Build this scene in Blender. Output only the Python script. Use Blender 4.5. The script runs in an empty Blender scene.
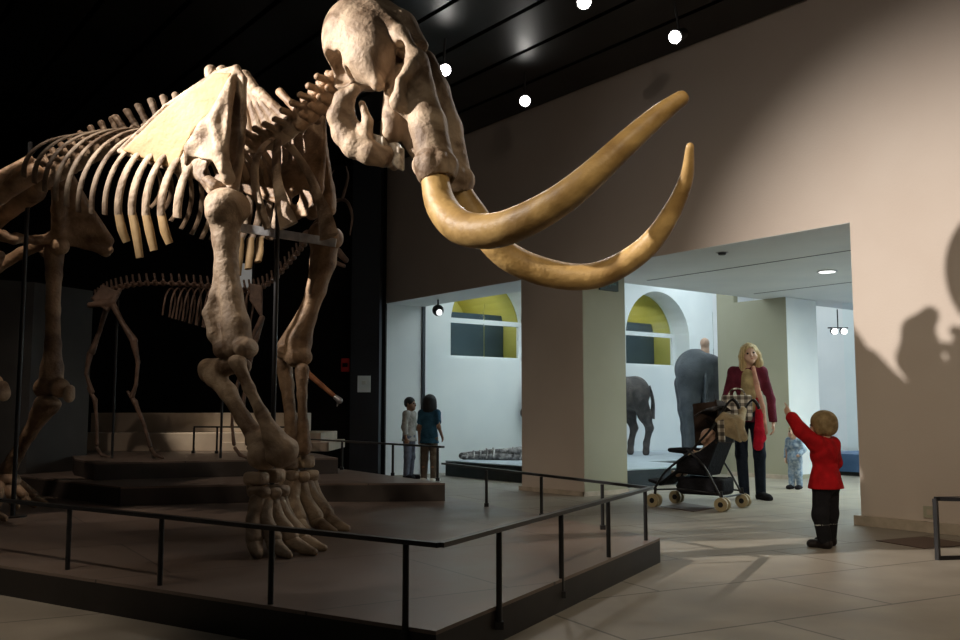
import bpy, bmesh, math, random
import numpy as np
from mathutils import Vector, Matrix
random.seed(7)
SC = bpy.context.scene
COL = SC.collection
PI = math.pi
def R(d): return math.radians(d)

# ------------------------------------------------------------------ camera
FPX = 933.333
TH = math.atan(92 / FPX)
CT, ST, CH = math.cos(TH), math.sin(TH), 0.94
cam = bpy.data.cameras.new('camera')
cam.lens = 35; cam.sensor_width = 36
cam.clip_start = 0.05; cam.clip_end = 100
camo = bpy.data.objects.new('camera', cam)
COL.objects.link(camo)
camo.location = (0, 0, CH)
camo.rotation_euler = (PI / 2 + TH, 0, 0)
SC.camera = camo
SC.view_settings.view_transform = 'Standard'
SC.view_settings.look = 'None'
SC.view_settings.gamma = 1.0
SC.view_settings.exposure = 0.0

def ray(u, v):                       # survey helper: the direction in which a point of the place is seen
    return np.array([u - 480, FPX * CT - (320 - v) * ST, FPX * ST + (320 - v) * CT])
def atZ(u, v, z):                    # ... met with a horizontal plane
    d = ray(u, v); return np.array([0, 0, CH]) + d * ((z - CH) / d[2])
def atY(u, v, y):
    d = ray(u, v); return np.array([0, 0, CH]) + d * (y / d[1])
# oblique frame of the gallery wall: a along the wall to the right, b behind it
KX, KY = 0.509, 11.45
UA = np.array([0.607, -0.795]); UB = np.array([0.795, 0.607])
def W(a, b, z=0.0):
    return (KX + UA[0] * a + UB[0] * b, KY + UA[1] * a + UB[1] * b, z)
def ab(p):
    q = np.array([p[0] - KX, p[1] - KY]); return float(q @ UA), float(q @ UB)
# mammoth frame
MO = np.array([-1.35, 5.98, 0.15]); MA = R(-28)
MH = np.array([math.cos(MA), math.sin(MA), 0]); ML = np.array([-math.sin(MA), math.cos(MA), 0])
def M(u, v, Y):
    d = ray(u, v); o = np.array([0, 0, CH]) - MO
    w = o + d * ((Y - o @ ML) / (d @ ML))
    return (float(w @ MH), Y, float(w[2]))

# ------------------------------------------------------------------ materials
def mat(name, col, rough=0.6, metal=0.0, spec=0.5, emit=None, es=0.0, trans=0.0, ior=1.45, alpha=1.0, coat=0.0):
    m = bpy.data.materials.new(name); m.use_nodes = True
    b = m.node_tree.nodes['Principled BSDF']
    b.inputs['Base Color'].default_value = (*col, 1)
    b.inputs['Roughness'].default_value = rough
    b.inputs['Metallic'].default_value = metal
    b.inputs['Specular IOR Level'].default_value = spec
    b.inputs['IOR'].default_value = ior
    b.inputs['Coat Weight'].default_value = coat
    if emit: b.inputs['Emission Color'].default_value = (*emit, 1); b.inputs['Emission Strength'].default_value = es
    if trans: b.inputs['Transmission Weight'].default_value = trans
    return m
def noisy(m, c1, c2, scale=6, detail=6, bump=0.0, bscale=40, lo=0.35, hi=0.65, rough=None, stretch=None, coords='Object', dist=0.0):
    nt = m.node_tree; N = nt.nodes; L = nt.links; b = N['Principled BSDF']
    tc = N.new('ShaderNodeTexCoord'); mp = N.new('ShaderNodeMapping')
    L.new(tc.outputs[coords], mp.inputs[0])
    if stretch: mp.inputs['Scale'].default_value = stretch
    nz = N.new('ShaderNodeTexNoise'); nz.inputs['Scale'].default_value = scale; nz.inputs['Detail'].default_value = detail
    nz.inputs['Distortion'].default_value = dist
    L.new(mp.outputs[0], nz.inputs['Vector'])
    cr = N.new('ShaderNodeValToRGB')
    cr.color_ramp.elements[0].position = lo; cr.color_ramp.elements[0].color = (*c1, 1)
    cr.color_ramp.elements[1].position = hi; cr.color_ramp.elements[1].color = (*c2, 1)
    L.new(nz.outputs['Fac'], cr.inputs[0]); L.new(cr.outputs[0], b.inputs['Base Color'])
    if rough:
        mr = N.new('ShaderNodeMapRange'); mr.inputs['To Min'].default_value = rough[0]; mr.inputs['To Max'].default_value = rough[1]
        L.new(nz.outputs['Fac'], mr.inputs[0]); L.new(mr.outputs[0], b.inputs['Roughness'])
    if bump:
        n2 = N.new('ShaderNodeTexNoise'); n2.inputs['Scale'].default_value = bscale; n2.inputs['Detail'].default_value = 8
        L.new(mp.outputs[0], n2.inputs['Vector'])
        bp = N.new('ShaderNodeBump'); bp.inputs['Strength'].default_value = bump; bp.inputs['Distance'].default_value = 0.02
        L.new(n2.outputs['Fac'], bp.inputs['Height']); L.new(bp.outputs[0], b.inputs['Normal'])
    return m
def tiled(m, c1, c2, mortar, w, h, rot=0.0, msize=0.012, off=0.5, loc=(0, 0, 0), bump=0.15):
    nt = m.node_tree; N = nt.nodes; L = nt.links; b = N['Principled BSDF']
    tc = N.new('ShaderNodeTexCoord'); mp = N.new('ShaderNodeMapping')
    mp.inputs['Rotation'].default_value = (0, 0, rot); mp.inputs['Location'].default_value = loc
    L.new(tc.outputs['Object'], mp.inputs[0])
    br = N.new('ShaderNodeTexBrick'); br.offset = off
    br.inputs['Color1'].default_value = (*c1, 1); br.inputs['Color2'].default_value = (*c2, 1); br.inputs['Mortar'].default_value = (*mortar, 1)
    br.inputs['Scale'].default_value = 1.0; br.inputs['Mortar Size'].default_value = msize
    br.inputs['Brick Width'].default_value = w; br.inputs['Row Height'].default_value = h
    L.new(mp.outputs[0], br.inputs['Vector'])
    nz = N.new('ShaderNodeTexNoise'); nz.inputs['Scale'].default_value = 3.0; nz.inputs['Detail'].default_value = 8
    L.new(tc.outputs['Object'], nz.inputs['Vector'])
    mx = N.new('ShaderNodeMixRGB'); mx.blend_type = 'MULTIPLY'; mx.inputs[0].default_value = 0.55
    cr = N.new('ShaderNodeValToRGB'); cr.color_ramp.elements[0].position = 0.3; cr.color_ramp.elements[0].color = (0.5, 0.48, 0.46, 1)
    cr.color_ramp.elements[1].position = 0.7
    L.new(nz.outputs['Fac'], cr.inputs[0]); L.new(br.outputs['Color'], mx.inputs[1]); L.new(cr.outputs[0], mx.inputs[2])
    L.new(mx.outputs[0], b.inputs['Base Color'])
    mr = N.new('ShaderNodeMapRange'); r0 = b.inputs['Roughness'].default_value
    mr.inputs['To Min'].default_value = r0 - 0.12; mr.inputs['To Max'].default_value = r0 + 0.15
    L.new(nz.outputs['Fac'], mr.inputs[0]); L.new(mr.outputs[0], b.inputs['Roughness'])
    if bump:
        bp = N.new('ShaderNodeBump'); bp.inputs['Strength'].default_value = bump; bp.inputs['Distance'].default_value = 0.005
        L.new(nz.outputs['Fac'], bp.inputs['Height']); L.new(bp.outputs[0], b.inputs['Normal'])
    return m

MT = {}
MT['wall'] = noisy(mat('wall_paint', (0.62, 0.50, 0.42), 0.8), (0.59, 0.505, 0.435), (0.62, 0.54, 0.47), 1.2, 4, 0.08, 60)
MT['white'] = noisy(mat('white_paint', (0.78, 0.8, 0.8), 0.6), (0.76, 0.79, 0.79), (0.82, 0.84, 0.83), 1.5, 3, 0.04, 80)
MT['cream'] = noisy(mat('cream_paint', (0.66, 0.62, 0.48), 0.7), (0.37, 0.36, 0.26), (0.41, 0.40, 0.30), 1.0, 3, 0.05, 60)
MT['black'] = noisy(mat('black_paint', (0.008, 0.008, 0.008), 0.7, spec=0.2), (0.006, 0.006, 0.006), (0.011, 0.01, 0.01), 2, 3)
MT['darkgrey'] = noisy(mat('dark_grey_panel', (0.03, 0.03, 0.032), 0.6), (0.035, 0.034, 0.032), (0.055, 0.053, 0.05), 2, 4)
MT['navy'] = noisy(mat('dark_blue_panel', (0.01, 0.014, 0.02), 0.5), (0.009, 0.013, 0.019), (0.013, 0.018, 0.026), 2, 4)
MT['ceil'] = noisy(mat('black_gloss_ceiling', (0.008, 0.007, 0.007), 0.3), (0.004, 0.004, 0.004), (0.008, 0.007, 0.006), 1.5, 3, rough=(0.30, 0.5))
MT['groove'] = mat('matt_black', (0.002, 0.002, 0.002), 0.9, spec=0.1)
MT['base'] = noisy(mat('stone_skirting', (0.5, 0.42, 0.33), 0.6), (0.42, 0.36, 0.28), (0.55, 0.47, 0.38), 8, 5)
MT['floor'] = tiled(mat('grey_stone_floor', (0.3, 0.28, 0.25), 0.5), (0.37, 0.33, 0.265), (0.33, 0.295, 0.24), (0.14, 0.125, 0.10), 1.6, 0.8, rot=R(-28), msize=0.008)
MT['plat'] = tiled(mat('polished_brown_platform', (0.16, 0.12, 0.1), 0.36), (0.22, 0.165, 0.135), (0.195, 0.148, 0.12), (0.08, 0.065, 0.055), 2.4, 1.2, rot=R(-32), msize=0.006, bump=0)
MT['fascia'] = noisy(mat('dark_fascia', (0.02, 0.017, 0.015), 0.5), (0.014, 0.012, 0.011), (0.024, 0.02, 0.018), 3, 5)
MT['tierface'] = noisy(mat('dark_tier_face', (0.05, 0.04, 0.035), 0.5), (0.045, 0.037, 0.032), (0.065, 0.054, 0.047), 3, 5)
MT['metal'] = noisy(mat('black_steel', (0.012, 0.012, 0.013), 0.35, spec=0.5), (0.010, 0.010, 0.011), (0.016, 0.016, 0.017), 8, 3)
MT['steel'] = noisy(mat('brushed_steel', (0.5, 0.5, 0.5), 0.4, metal=0.8), (0.4, 0.4, 0.42), (0.6, 0.6, 0.6), 20, 3)
MT['bone'] = noisy(mat('bone', (0.55, 0.42, 0.3), 0.62), (0.13, 0.08, 0.045), (0.46, 0.35, 0.245), 4.5, 12, 0.55, 30, 0.36, 0.60, dist=0.9)
MT['bonedark'] = noisy(mat('brown_or_shaded_bone', (0.3, 0.2, 0.12), 0.55), (0.13, 0.075, 0.04), (0.42, 0.28, 0.17), 6, 10, 0.5, 30, 0.32, 0.66, dist=0.5)  # brown bones; also carries the shade painted on the far shoulder blade
MT['bonepale'] = noisy(mat('cream_bone', (0.7, 0.56, 0.36), 0.65), (0.33, 0.205, 0.085), (0.47, 0.32, 0.155), 4, 8, 0.3, 24, 0.3, 0.6)
MT['tusk'] = noisy(mat('old_ivory', (0.4, 0.25, 0.1), 0.48), (0.24, 0.14, 0.045), (0.56, 0.37, 0.14), 5, 12, 0.45, 14, 0.30, 0.66, dist=0.5)
MT['tooth'] = noisy(mat('tooth', (0.6, 0.55, 0.45), 0.4), (0.25, 0.2, 0.15), (0.75, 0.7, 0.6), 20, 4)
MT['wood'] = noisy(mat('orange_lit_bone', (0.35, 0.13, 0.05), 0.5), (0.22, 0.08, 0.03), (0.4, 0.17, 0.07), 12, 6)  # orange light on the mounted bone is put into this colour
MT['elk'] = noisy(mat('dark_fossil_bone', (0.12, 0.07, 0.05), 0.5), (0.08, 0.05, 0.034), (0.19, 0.12, 0.085), 8, 6, 0.3, 30)
MT['plinth'] = noisy(mat('pale_plinth', (0.5, 0.42, 0.33), 0.6), (0.44, 0.36, 0.28), (0.54, 0.45, 0.35), 3, 5)
MT['yellow'] = noisy(mat('yellow_plaster', (0.62, 0.5, 0.03), 0.7), (0.42, 0.38, 0.08), (0.5, 0.45, 0.12), 2, 4)
MT['blind'] = noisy(mat('blue_grey_blind', (0.045, 0.07, 0.09), 0.5), (0.035, 0.058, 0.078), (0.055, 0.085, 0.11), 1.5, 4)
g = mat('display_glass', (0.95, 1.0, 1.0), 0.02, trans=1.0, ior=1.05, spec=0.5); MT['glass'] = g
MT['deck'] = noisy(mat('display_deck', (0.45, 0.5, 0.55), 0.5), (0.42, 0.47, 0.52), (0.5, 0.55, 0.6), 3, 4)
MT['casebase'] = noisy(mat('dark_case_base', (0.03, 0.035, 0.045), 0.5), (0.025, 0.03, 0.036), (0.04, 0.045, 0.055), 3, 4)
MT['bluebase'] = noisy(mat('blue_case_base', (0.06, 0.12, 0.25), 0.5), (0.05, 0.11, 0.23), (0.08, 0.15, 0.29), 3, 4)
MT['hide'] = noisy(mat('shaggy_brown_hide', (0.12, 0.11, 0.11), 0.8), (0.05, 0.045, 0.045), (0.13, 0.11, 0.10), 5, 8, 0.8, 60, dist=1.0)
MT['hide2'] = noisy(mat('grey_hide', (0.08, 0.09, 0.1), 0.7), (0.04, 0.045, 0.055), (0.08, 0.088, 0.10), 6, 6, 0.5, 40)
MT['rock'] = noisy(mat('fossil_rock', (0.3, 0.28, 0.27), 0.7), (0.08, 0.07, 0.07), (0.5, 0.46, 0.44), 12, 8, 0.8, 30)
MT['skin'] = noisy(mat('skin', (0.6, 0.38, 0.27), 0.5), (0.55, 0.34, 0.24), (0.66, 0.43, 0.32), 8, 3)
MT['skintan'] = noisy(mat('brown_skin', (0.28, 0.15, 0.09), 0.5), (0.25, 0.13, 0.08), (0.33, 0.18, 0.11), 8, 3)
MT['blond'] = noisy(mat('blond_hair', (0.5, 0.36, 0.16), 0.45), (0.42, 0.30, 0.12), (0.78, 0.62, 0.34), 14, 6, 0.6, 60, stretch=(6, 6, 0.6))
MT['sandy'] = noisy(mat('sandy_hair', (0.3, 0.22, 0.1), 0.6), (0.18, 0.12, 0.05), (0.34, 0.25, 0.12), 20, 6, 0.6, 60)
MT['blackhair'] = noisy(mat('black_hair', (0.01, 0.009, 0.008), 0.5), (0.006, 0.005, 0.005), (0.018, 0.014, 0.012), 14, 5, 0.6, 60, stretch=(6, 6, 0.6))
def cloth(name, c, var=0.25, sc=10, rough=0.85):
    return noisy(mat(name, c, rough, spec=0.2), tuple(x * (1 - var) for x in c), tuple(min(1, x * (1 + var)) for x in c), sc, 6, 0.5, 35)
MT['red'] = cloth('red_fleece', (0.42, 0.008, 0.012), 0.3)
MT['blackcloth'] = cloth('black_cloth', (0.012, 0.012, 0.015))
MT['rubber'] = cloth('black_rubber', (0.015, 0.012, 0.012), 0.2, 10, 0.4)
MT['reflect'] = mat('reflective_band', (0.7, 0.7, 0.65), 0.3)
MT['denim'] = cloth('dark_denim', (0.015, 0.022, 0.038))
MT['maroon'] = cloth('maroon_knit', (0.13, 0.02, 0.04))
MT['olive'] = cloth('gold_olive_top', (0.42, 0.34, 0.18))
MT['scarf'] = cloth('crimson_cloth', (0.5, 0.01, 0.03))
MT['pink'] = cloth('pink_beige_shawl', (0.55, 0.3, 0.22))
MT['bluetee'] = cloth('blue_teal_tshirt', (0.03, 0.10, 0.16))
MT['khaki'] = cloth('brown_khaki', (0.14, 0.11, 0.085))
MT['offwhite'] = cloth('offwhite_shirt', (0.34, 0.32, 0.29))
MT['greytr'] = cloth('grey_trousers', (0.13, 0.14, 0.18))
MT['paleblue'] = noisy(mat('pale_blue_denim', (0.3, 0.42, 0.55), 0.8), (0.13, 0.22, 0.36), (0.42, 0.52, 0.62), 30, 5, 0.4, 40)
MT['babywear'] = cloth('cream_babygrow', (0.55, 0.46, 0.34))
MT['beigecoat'] = cloth('beige_coat', (0.42, 0.33, 0.2))
MT['brownhood'] = cloth('brown_black_hood', (0.035, 0.022, 0.016))
MT['wheel'] = mat('beige_wheel', (0.35, 0.29, 0.17), 0.5)
MT['eye'] = mat('dark_eye', (0.01, 0.01, 0.01), 0.2)
MT['lips'] = mat('lips', (0.4, 0.12, 0.1), 0.5)
def checked():
    m = mat('grey_cream_check', (0.4, 0.38, 0.34), 0.85); nt = m.node_tree; N = nt.nodes; L = nt.links
    tc = N.new('ShaderNodeTexCoord'); sep = N.new('ShaderNodeSeparateXYZ'); L.new(tc.outputs['Object'], sep.inputs[0])
    outs = []
    for ax in ('X', 'Z'):
        mm = N.new('ShaderNodeMath'); mm.operation = 'MULTIPLY'; mm.inputs[1].default_value = 14.0; L.new(sep.outputs[ax], mm.inputs[0])
        fr = N.new('ShaderNodeMath'); fr.operation = 'FRACT'; L.new(mm.outputs[0], fr.inputs[0])
        gt = N.new('ShaderNodeMath'); gt.operation = 'GREATER_THAN'; gt.inputs[1].default_value = 0.5; L.new(fr.outputs[0], gt.inputs[0])
        outs.append(gt)
    ad = N.new('ShaderNodeMath'); ad.operation = 'ADD'; L.new(outs[0].outputs[0], ad.inputs[0]); L.new(outs[1].outputs[0], ad.inputs[1])
    dv = N.new('ShaderNodeMath'); dv.operation = 'MULTIPLY'; dv.inputs[1].default_value = 0.5; L.new(ad.outputs[0], dv.inputs[0])
    cr = N.new('ShaderNodeValToRGB'); cr.color_ramp.interpolation = 'CONSTANT'
    cr.color_ramp.elements[0].color = (0.07, 0.06, 0.05, 1); cr.color_ramp.elements[1].position = 0.8; cr.color_ramp.elements[1].color = (0.62, 0.58, 0.5, 1)
    e = cr.color_ramp.elements.new(0.3); e.color = (0.24, 0.21, 0.17, 1)
    L.new(dv.outputs[0], cr.inputs[0]); L.new(cr.outputs[0], N['Principled BSDF'].inputs['Base Color'])
    return m
MT['check'] = checked()

# ------------------------------------------------------------------ objects
def tag(o, label=None, cat=None, group=None, kind=None):
    if label: o['label'] = label
    if cat: o['category'] = cat
    if group: o['group'] = group
    if kind: o['kind'] = kind
    return o
def empty(name, loc=(0, 0, 0), rz=0.0, label=None, cat=None, group=None):
    o = bpy.data.objects.new(name, None); COL.objects.link(o); o.empty_display_size = 0.1
    o.location = loc; o.rotation_euler = (0, 0, rz); return tag(o, label, cat, group)
def link(name, me, m=None, parent=None, smooth=False, loc=None):
    o = bpy.data.objects.new(name, me); COL.objects.link(o)
    if m is not None:
        me.materials.clear(); me.materials.append(m)
    if parent is not None: o.parent = parent
    if loc is not None: o.location = loc
    if smooth:
        me.polygons.foreach_set('use_smooth', [True] * len(me.polygons))
    return o
def copy_tree(o, parent=None):
    c = o.copy(); COL.objects.link(c); c.parent = parent
    for ch in [x for x in bpy.data.objects if x.parent == o and x is not c]:
        copy_tree(ch, c)
    return c

class MB:
    """collects plain shapes for one mesh"""
    def __init__(s): s.v = []; s.f = []
    def add(s, vs, fs):
        n = len(s.v); s.v += [tuple(map(float, v)) for v in vs]; s.f += [tuple(i + n for i in f) for f in fs]; return s
    def box(s, x0, y0, z0, x1, y1, z1):
        return s.hexa([(x0, y0), (x1, y0), (x1, y1), (x0, y1)], z0, z1)
    def hexa(s, poly, z0, z1):       # vertical prism over a polygon (counter-clockwise)
        A = sum(poly[i][0] * poly[(i + 1) % len(poly)][1] - poly[(i + 1) % len(poly)][0] * poly[i][1] for i in range(len(poly)))
        if A < 0: poly = poly[::-1]
        n = len(poly)
        vs = [(p[0], p[1], z0) for p in poly] + [(p[0], p[1], z1) for p in poly]
        fs = [tuple(range(n))[::-1], tuple(range(n, 2 * n))] + [(i, (i + 1) % n, n + (i + 1) % n, n + i) for i in range(n)]
        return s.add(vs, fs)
    def wbox(s, a0, b0, z0, a1, b1, z1):   # box in the gallery-wall frame
        return s.hexa([W(a0, b0)[:2], W(a1, b0)[:2], W(a1, b1)[:2], W(a0, b1)[:2]], z0, z1)
    def tube(s, pts, rad, seg=10, flat=1.0, side=(0, 0, 1), caps=True, res=0):
        P = [Vector(p) for p in pts]
        rr = list(rad) if hasattr(rad, '__len__') else [rad] * len(P)
        if res: P, rr = resample(P, rr, res)
        n = len(P); up = Vector(side); vs = []; fs = []
        for i in range(n):
            t = (P[min(i + 1, n - 1)] - P[max(i - 1, 0)])
            t = t.normalized() if t.length > 1e-9 else Vector((0, 0, 1))
            a = up - t * up.dot(t)
            if a.length < 1e-3: a = Vector((1, 0, 0)) - t * t.x
            if a.length < 1e-3: a = Vector((0, 1, 0)) - t * t.y
            a.normalize(); b = t.cross(a)
            if flat == 1.0: up = a
            for k in range(seg):
                w = 2 * PI * k / seg
                vs.append(P[i] + a * (math.cos(w) * rr[i]) + b * (math.sin(w) * rr[i] * flat))
        for i in range(n - 1):
            for k in range(seg):
                fs.append((i * seg + k, i * seg + (k + 1) % seg, (i + 1) * seg + (k + 1) % seg, (i + 1) * seg + k))
        if caps:
            fs.append(tuple(range(seg))[::-1]); fs.append(tuple(range((n - 1) * seg, n * seg)))
        return s.add(vs, fs)
    def bar(s, a, b, w, h=None):     # rectangular bar between two points
        h = h or w; a = Vector(a); b = Vector(b); t = (b - a).normalized()
        up = Vector((0, 0, 1)) if abs(t.z) < 0.95 else Vector((UB[0], UB[1], 0))
        x = t.cross(up).normalized() * w / 2; y = x.cross(t).normalized() * h / 2
        vs = [p + sx * x + sy * y for p in (a, b) for sx, sy in ((-1, -1), (1, -1), (1, 1), (-1, 1))]
        return s.add(vs, [(0, 1, 2, 3), (7, 6, 5, 4), (0, 4, 5, 1), (1, 5, 6, 2), (2, 6, 7, 3), (3, 7, 4, 0)])
    def cyl(s, c, r, h, axis=(0, 0, 1), seg=20, r2=None):
        c = Vector(c); t = Vector(axis).normalized() * h / 2
        return s.tube([c - t, c + t], [r, r if r2 is None else r2], seg)
    def ball(s, c, r, seg=14, ring=9):
        rx, ry, rz = r if hasattr(r, '__len__') else (r, r, r)
        vs = [(c[0], c[1], c[2] - rz)]; fs = []
        for i in range(1, ring):
            ph = -PI / 2 + PI * i / ring
            for k in range(seg):
                vs.append((c[0] + rx * math.cos(ph) * math.cos(2 * PI * k / seg), c[1] + ry * math.cos(ph) * math.sin(2 * PI * k / seg), c[2] + rz * math.sin(ph)))
        vs.append((c[0], c[1], c[2] + rz)); top = len(vs) - 1
        for k in range(seg):
            fs.append((0, 1 + (k + 1) % seg, 1 + k)); q = 1 + (ring - 2) * seg
            fs.append((q + k, q + (k + 1) % seg, top))
        for i in range(ring - 2):
            for k in range(seg):
                a = 1 + i * seg
                fs.append((a + k, a + (k + 1) % seg, a + seg + (k + 1) % seg, a + seg + k))
        return s.add(vs, fs)
    def build(s, name, m, parent=None, smooth=False, bevel=0.0, loc=None):
        me = bpy.data.meshes.new(name); me.from_pydata(s.v, [], s.f); me.validate()
        bm = bmesh.new(); bm.from_mesh(me); bmesh.ops.recalc_face_normals(bm, faces=bm.faces); bm.to_mesh(me); bm.free()
        o = link(name, me, m, parent, smooth, loc)
        if smooth:
            try: me.set_sharp_from_angle(angle=R(50))
            except Exception: pass
        if bevel:
            b = o.modifiers.new('bevel', 'BEVEL'); b.width = bevel; b.segments = 2; b.limit_method = 'ANGLE'
        return o

def resample(P, rr, res):
    P = [Vector(p) for p in P]; out = []; ro = []
    n = len(P)
    for i in range(n - 1):
        p0 = P[i - 1] if i > 0 else P[i] * 2 - P[i + 1]; p1 = P[i]; p2 = P[i + 1]
        p3 = P[i + 2] if i + 2 < n else P[i + 1] * 2 - P[i]
        for k in range(res):
            t = k / res
            out.append(0.5 * ((2 * p1) + (p2 - p0) * t + (2 * p0 - 5 * p1 + 4 * p2 - p3) * t * t + (3 * p1 - p0 - 3 * p2 + p3) * t ** 3))
            ro.append(rr[i] + (rr[i + 1] - rr[i]) * t)
    out.append(P[-1]); ro.append(rr[-1]); return out, ro

# ------------------------------------------------------------------ solid modelling on a distance grid
class Solid:
    def __init__(s, k=0.02): s.ops = []; s.k = k
    def _add(s, fn, lo, hi, k, mode): s.ops.append((fn, np.array(lo, float), np.array(hi, float), s.k if k is None else k, mode)); return s
    def cone(s, a, b, ra, rb=None, k=None, mode='u'):
        a = np.array(a, float); b = np.array(b, float); rb = ra if rb is None else rb
        ab_ = b - a; L2 = max(float(ab_ @ ab_), 1e-12)
        def fn(X, Y, Z):
            px, py, pz = X - a[0], Y - a[1], Z - a[2]
            t = np.clip((px * ab_[0] + py * ab_[1] + pz * ab_[2]) / L2, 0, 1)
            return np.sqrt((px - t * ab_[0]) ** 2 + (py - t * ab_[1]) ** 2 + (pz - t * ab_[2]) ** 2) - (ra + (rb - ra) * t)
        m = max(ra, rb); return s._add(fn, np.minimum(a, b) - m, np.maximum(a, b) + m, k, mode)
    def path(s, pts, rad, k=None, mode='u', res=0):
        rr = list(rad) if hasattr(rad, '__len__') else [rad] * len(pts)
        if res:
            pts, rr = resample(pts, rr, res)
        for i in range(len(pts) - 1): s.cone(pts[i], pts[i + 1], rr[i], rr[i + 1], k, mode)
        return s
    def ell(s, c, r, rot=None, k=None, mode='u'):
        c = np.array(c, float); r = np.array(r if hasattr(r, '__len__') else (r, r, r), float)
        Rm = np.array(Matrix.Identity(3) if rot is None else rot)
        def fn(X, Y, Z):
            px, py, pz = X - c[0], Y - c[1], Z - c[2]
            q = [px * Rm[0][i] + py * Rm[1][i] + pz * Rm[2][i] for i in range(3)]
            k0 = np.sqrt(sum((q[i] / r[i]) ** 2 for i in range(3))); k1 = np.sqrt(sum((q[i] / r[i] ** 2) ** 2 for i in range(3))) + 1e-9
            return k0 * (k0 - 1) / k1
        m = float(max(r)) if rot is not None else r
        return s._add(fn, c - m, c + m, k, mode)
    def box(s, c, h, r=0.0, rot=None, k=None, mode='u'):
        c = np.array(c, float); h = np.array(h, float) - r
        Rm = np.array(Matrix.Identity(3) if rot is None else rot)
        def fn(X, Y, Z):
            px, py, pz = X - c[0], Y - c[1], Z - c[2]
            q = [np.abs(px * Rm[0][i] + py * Rm[1][i] + pz * Rm[2][i]) - h[i] for i in range(3)]
            return np.sqrt(sum(np.maximum(a, 0) ** 2 for a in q)) + np.minimum(np.maximum(np.maximum(q[0], q[1]), q[2]), 0) - r
        m = float(np.linalg.norm(h)) + r if rot is not None else h + r
        return s._add(fn, c - m, c + m, k, mode)
    def plate(s, pts, th, k=None, mode='u', bend=0.0):
        """flat polygon through 3-D points with a thickness"""
        P = np.array(pts, float); c = P.mean(0); u_, sv, vt = np.linalg.svd(P - c)
        e1, e2, nn = vt[0], vt[1], vt[2]
        Q = [((p - c) @ e1, (p - c) @ e2) for p in P]
        if sum(Q[i][0] * Q[(i + 1) % len(Q)][1] - Q[(i + 1) % len(Q)][0] * Q[i][1] for i in range(len(Q))) < 0: Q = Q[::-1]
        def fn(X, Y, Z):
            px, py, pz = X - c[0], Y - c[1], Z - c[2]
            a = px * e1[0] + py * e1[1] + pz * e1[2]; b = px * e2[0] + py * e2[1] + pz * e2[2]; w = px * nn[0] + py * nn[1] + pz * nn[2]
            w = w - bend * (a * a + b * b)
            d = np.full(a.shape, 1e9); sg = np.ones(a.shape); n = len(Q)
            for i in range(n):
                j = (i - 1) % n; ex, ey = Q[j][0] - Q[i][0], Q[j][1] - Q[i][1]
                wx, wy = a - Q[i][0], b - Q[i][1]
                t = np.clip((wx * ex + wy * ey) / (ex * ex + ey * ey), 0, 1)
                d = np.minimum(d, (wx - ex * t) ** 2 + (wy - ey * t) ** 2)
                c1 = b >= Q[i][1]; c2 = b < Q[j][1]; c3 = ex * wy > ey * wx
                sg = np.where((c1 & c2 & c3) | (~c1 & ~c2 & ~c3), -sg, sg)
            d = sg * np.sqrt(d)
            q0 = d; q1 = np.abs(w) - th / 2
            return np.sqrt(np.maximum(q0, 0) ** 2 + np.maximum(q1, 0) ** 2) + np.minimum(np.maximum(q0, q1), 0) - 0.006
        m = th + 0.02 + abs(bend) * 0.3; return s._add(fn, P.min(0) - m, P.max(0) + m, k, mode)
    def mesh(s, name, h=0.012, jit=0.0):
        lo = np.min([o[1] for o in s.ops if o[4] == 'u'], 0) - 3 * h; hi = np.max([o[2] for o in s.ops if o[4] == 'u'], 0) + 3 * h
        n = np.ceil((hi - lo) / h).astype(int) + 1
        ax = [lo[i] + h * np.arange(n[i]) for i in range(3)]
        V = np.full(tuple(n), 1.0, np.float64)
        for fn, a, b, k, mode in s.ops:
            i0 = np.clip(np.floor((a - k - 2 * h - lo) / h).astype(int), 0, n); i1 = np.clip(np.ceil((b + k + 2 * h - lo) / h).astype(int) + 1, 0, n)
            if np.any(i1 <= i0): continue
            sl = tuple(slice(i0[j], i1[j]) for j in range(3))
            d = fn(ax[0][sl[0]][:, None, None], ax[1][sl[1]][None, :, None], ax[2][sl[2]][None, None, :])
            A = V[sl]
            if mode == 'u':
                if k > 0: q = np.maximum(k - np.abs(A - d), 0) / k; V[sl] = np.minimum(A, d) - q * q * k * 0.25
                else: V[sl] = np.minimum(A, d)
            else:
                d = -d
                if k > 0: q = np.maximum(k - np.abs(A - d), 0) / k; V[sl] = np.maximum(A, d) + q * q * k * 0.25
                else: V[sl] = np.maximum(A, d)
        V[0] = V[-1] = 1; V[:, 0] = V[:, -1] = 1; V[:, :, 0] = V[:, :, -1] = 1
        return surfnet(name, V, lo, h)
    def build(s, name, m, parent=None, h=0.012):
        return link(name, s.mesh(name, h), m, parent, True)

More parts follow.
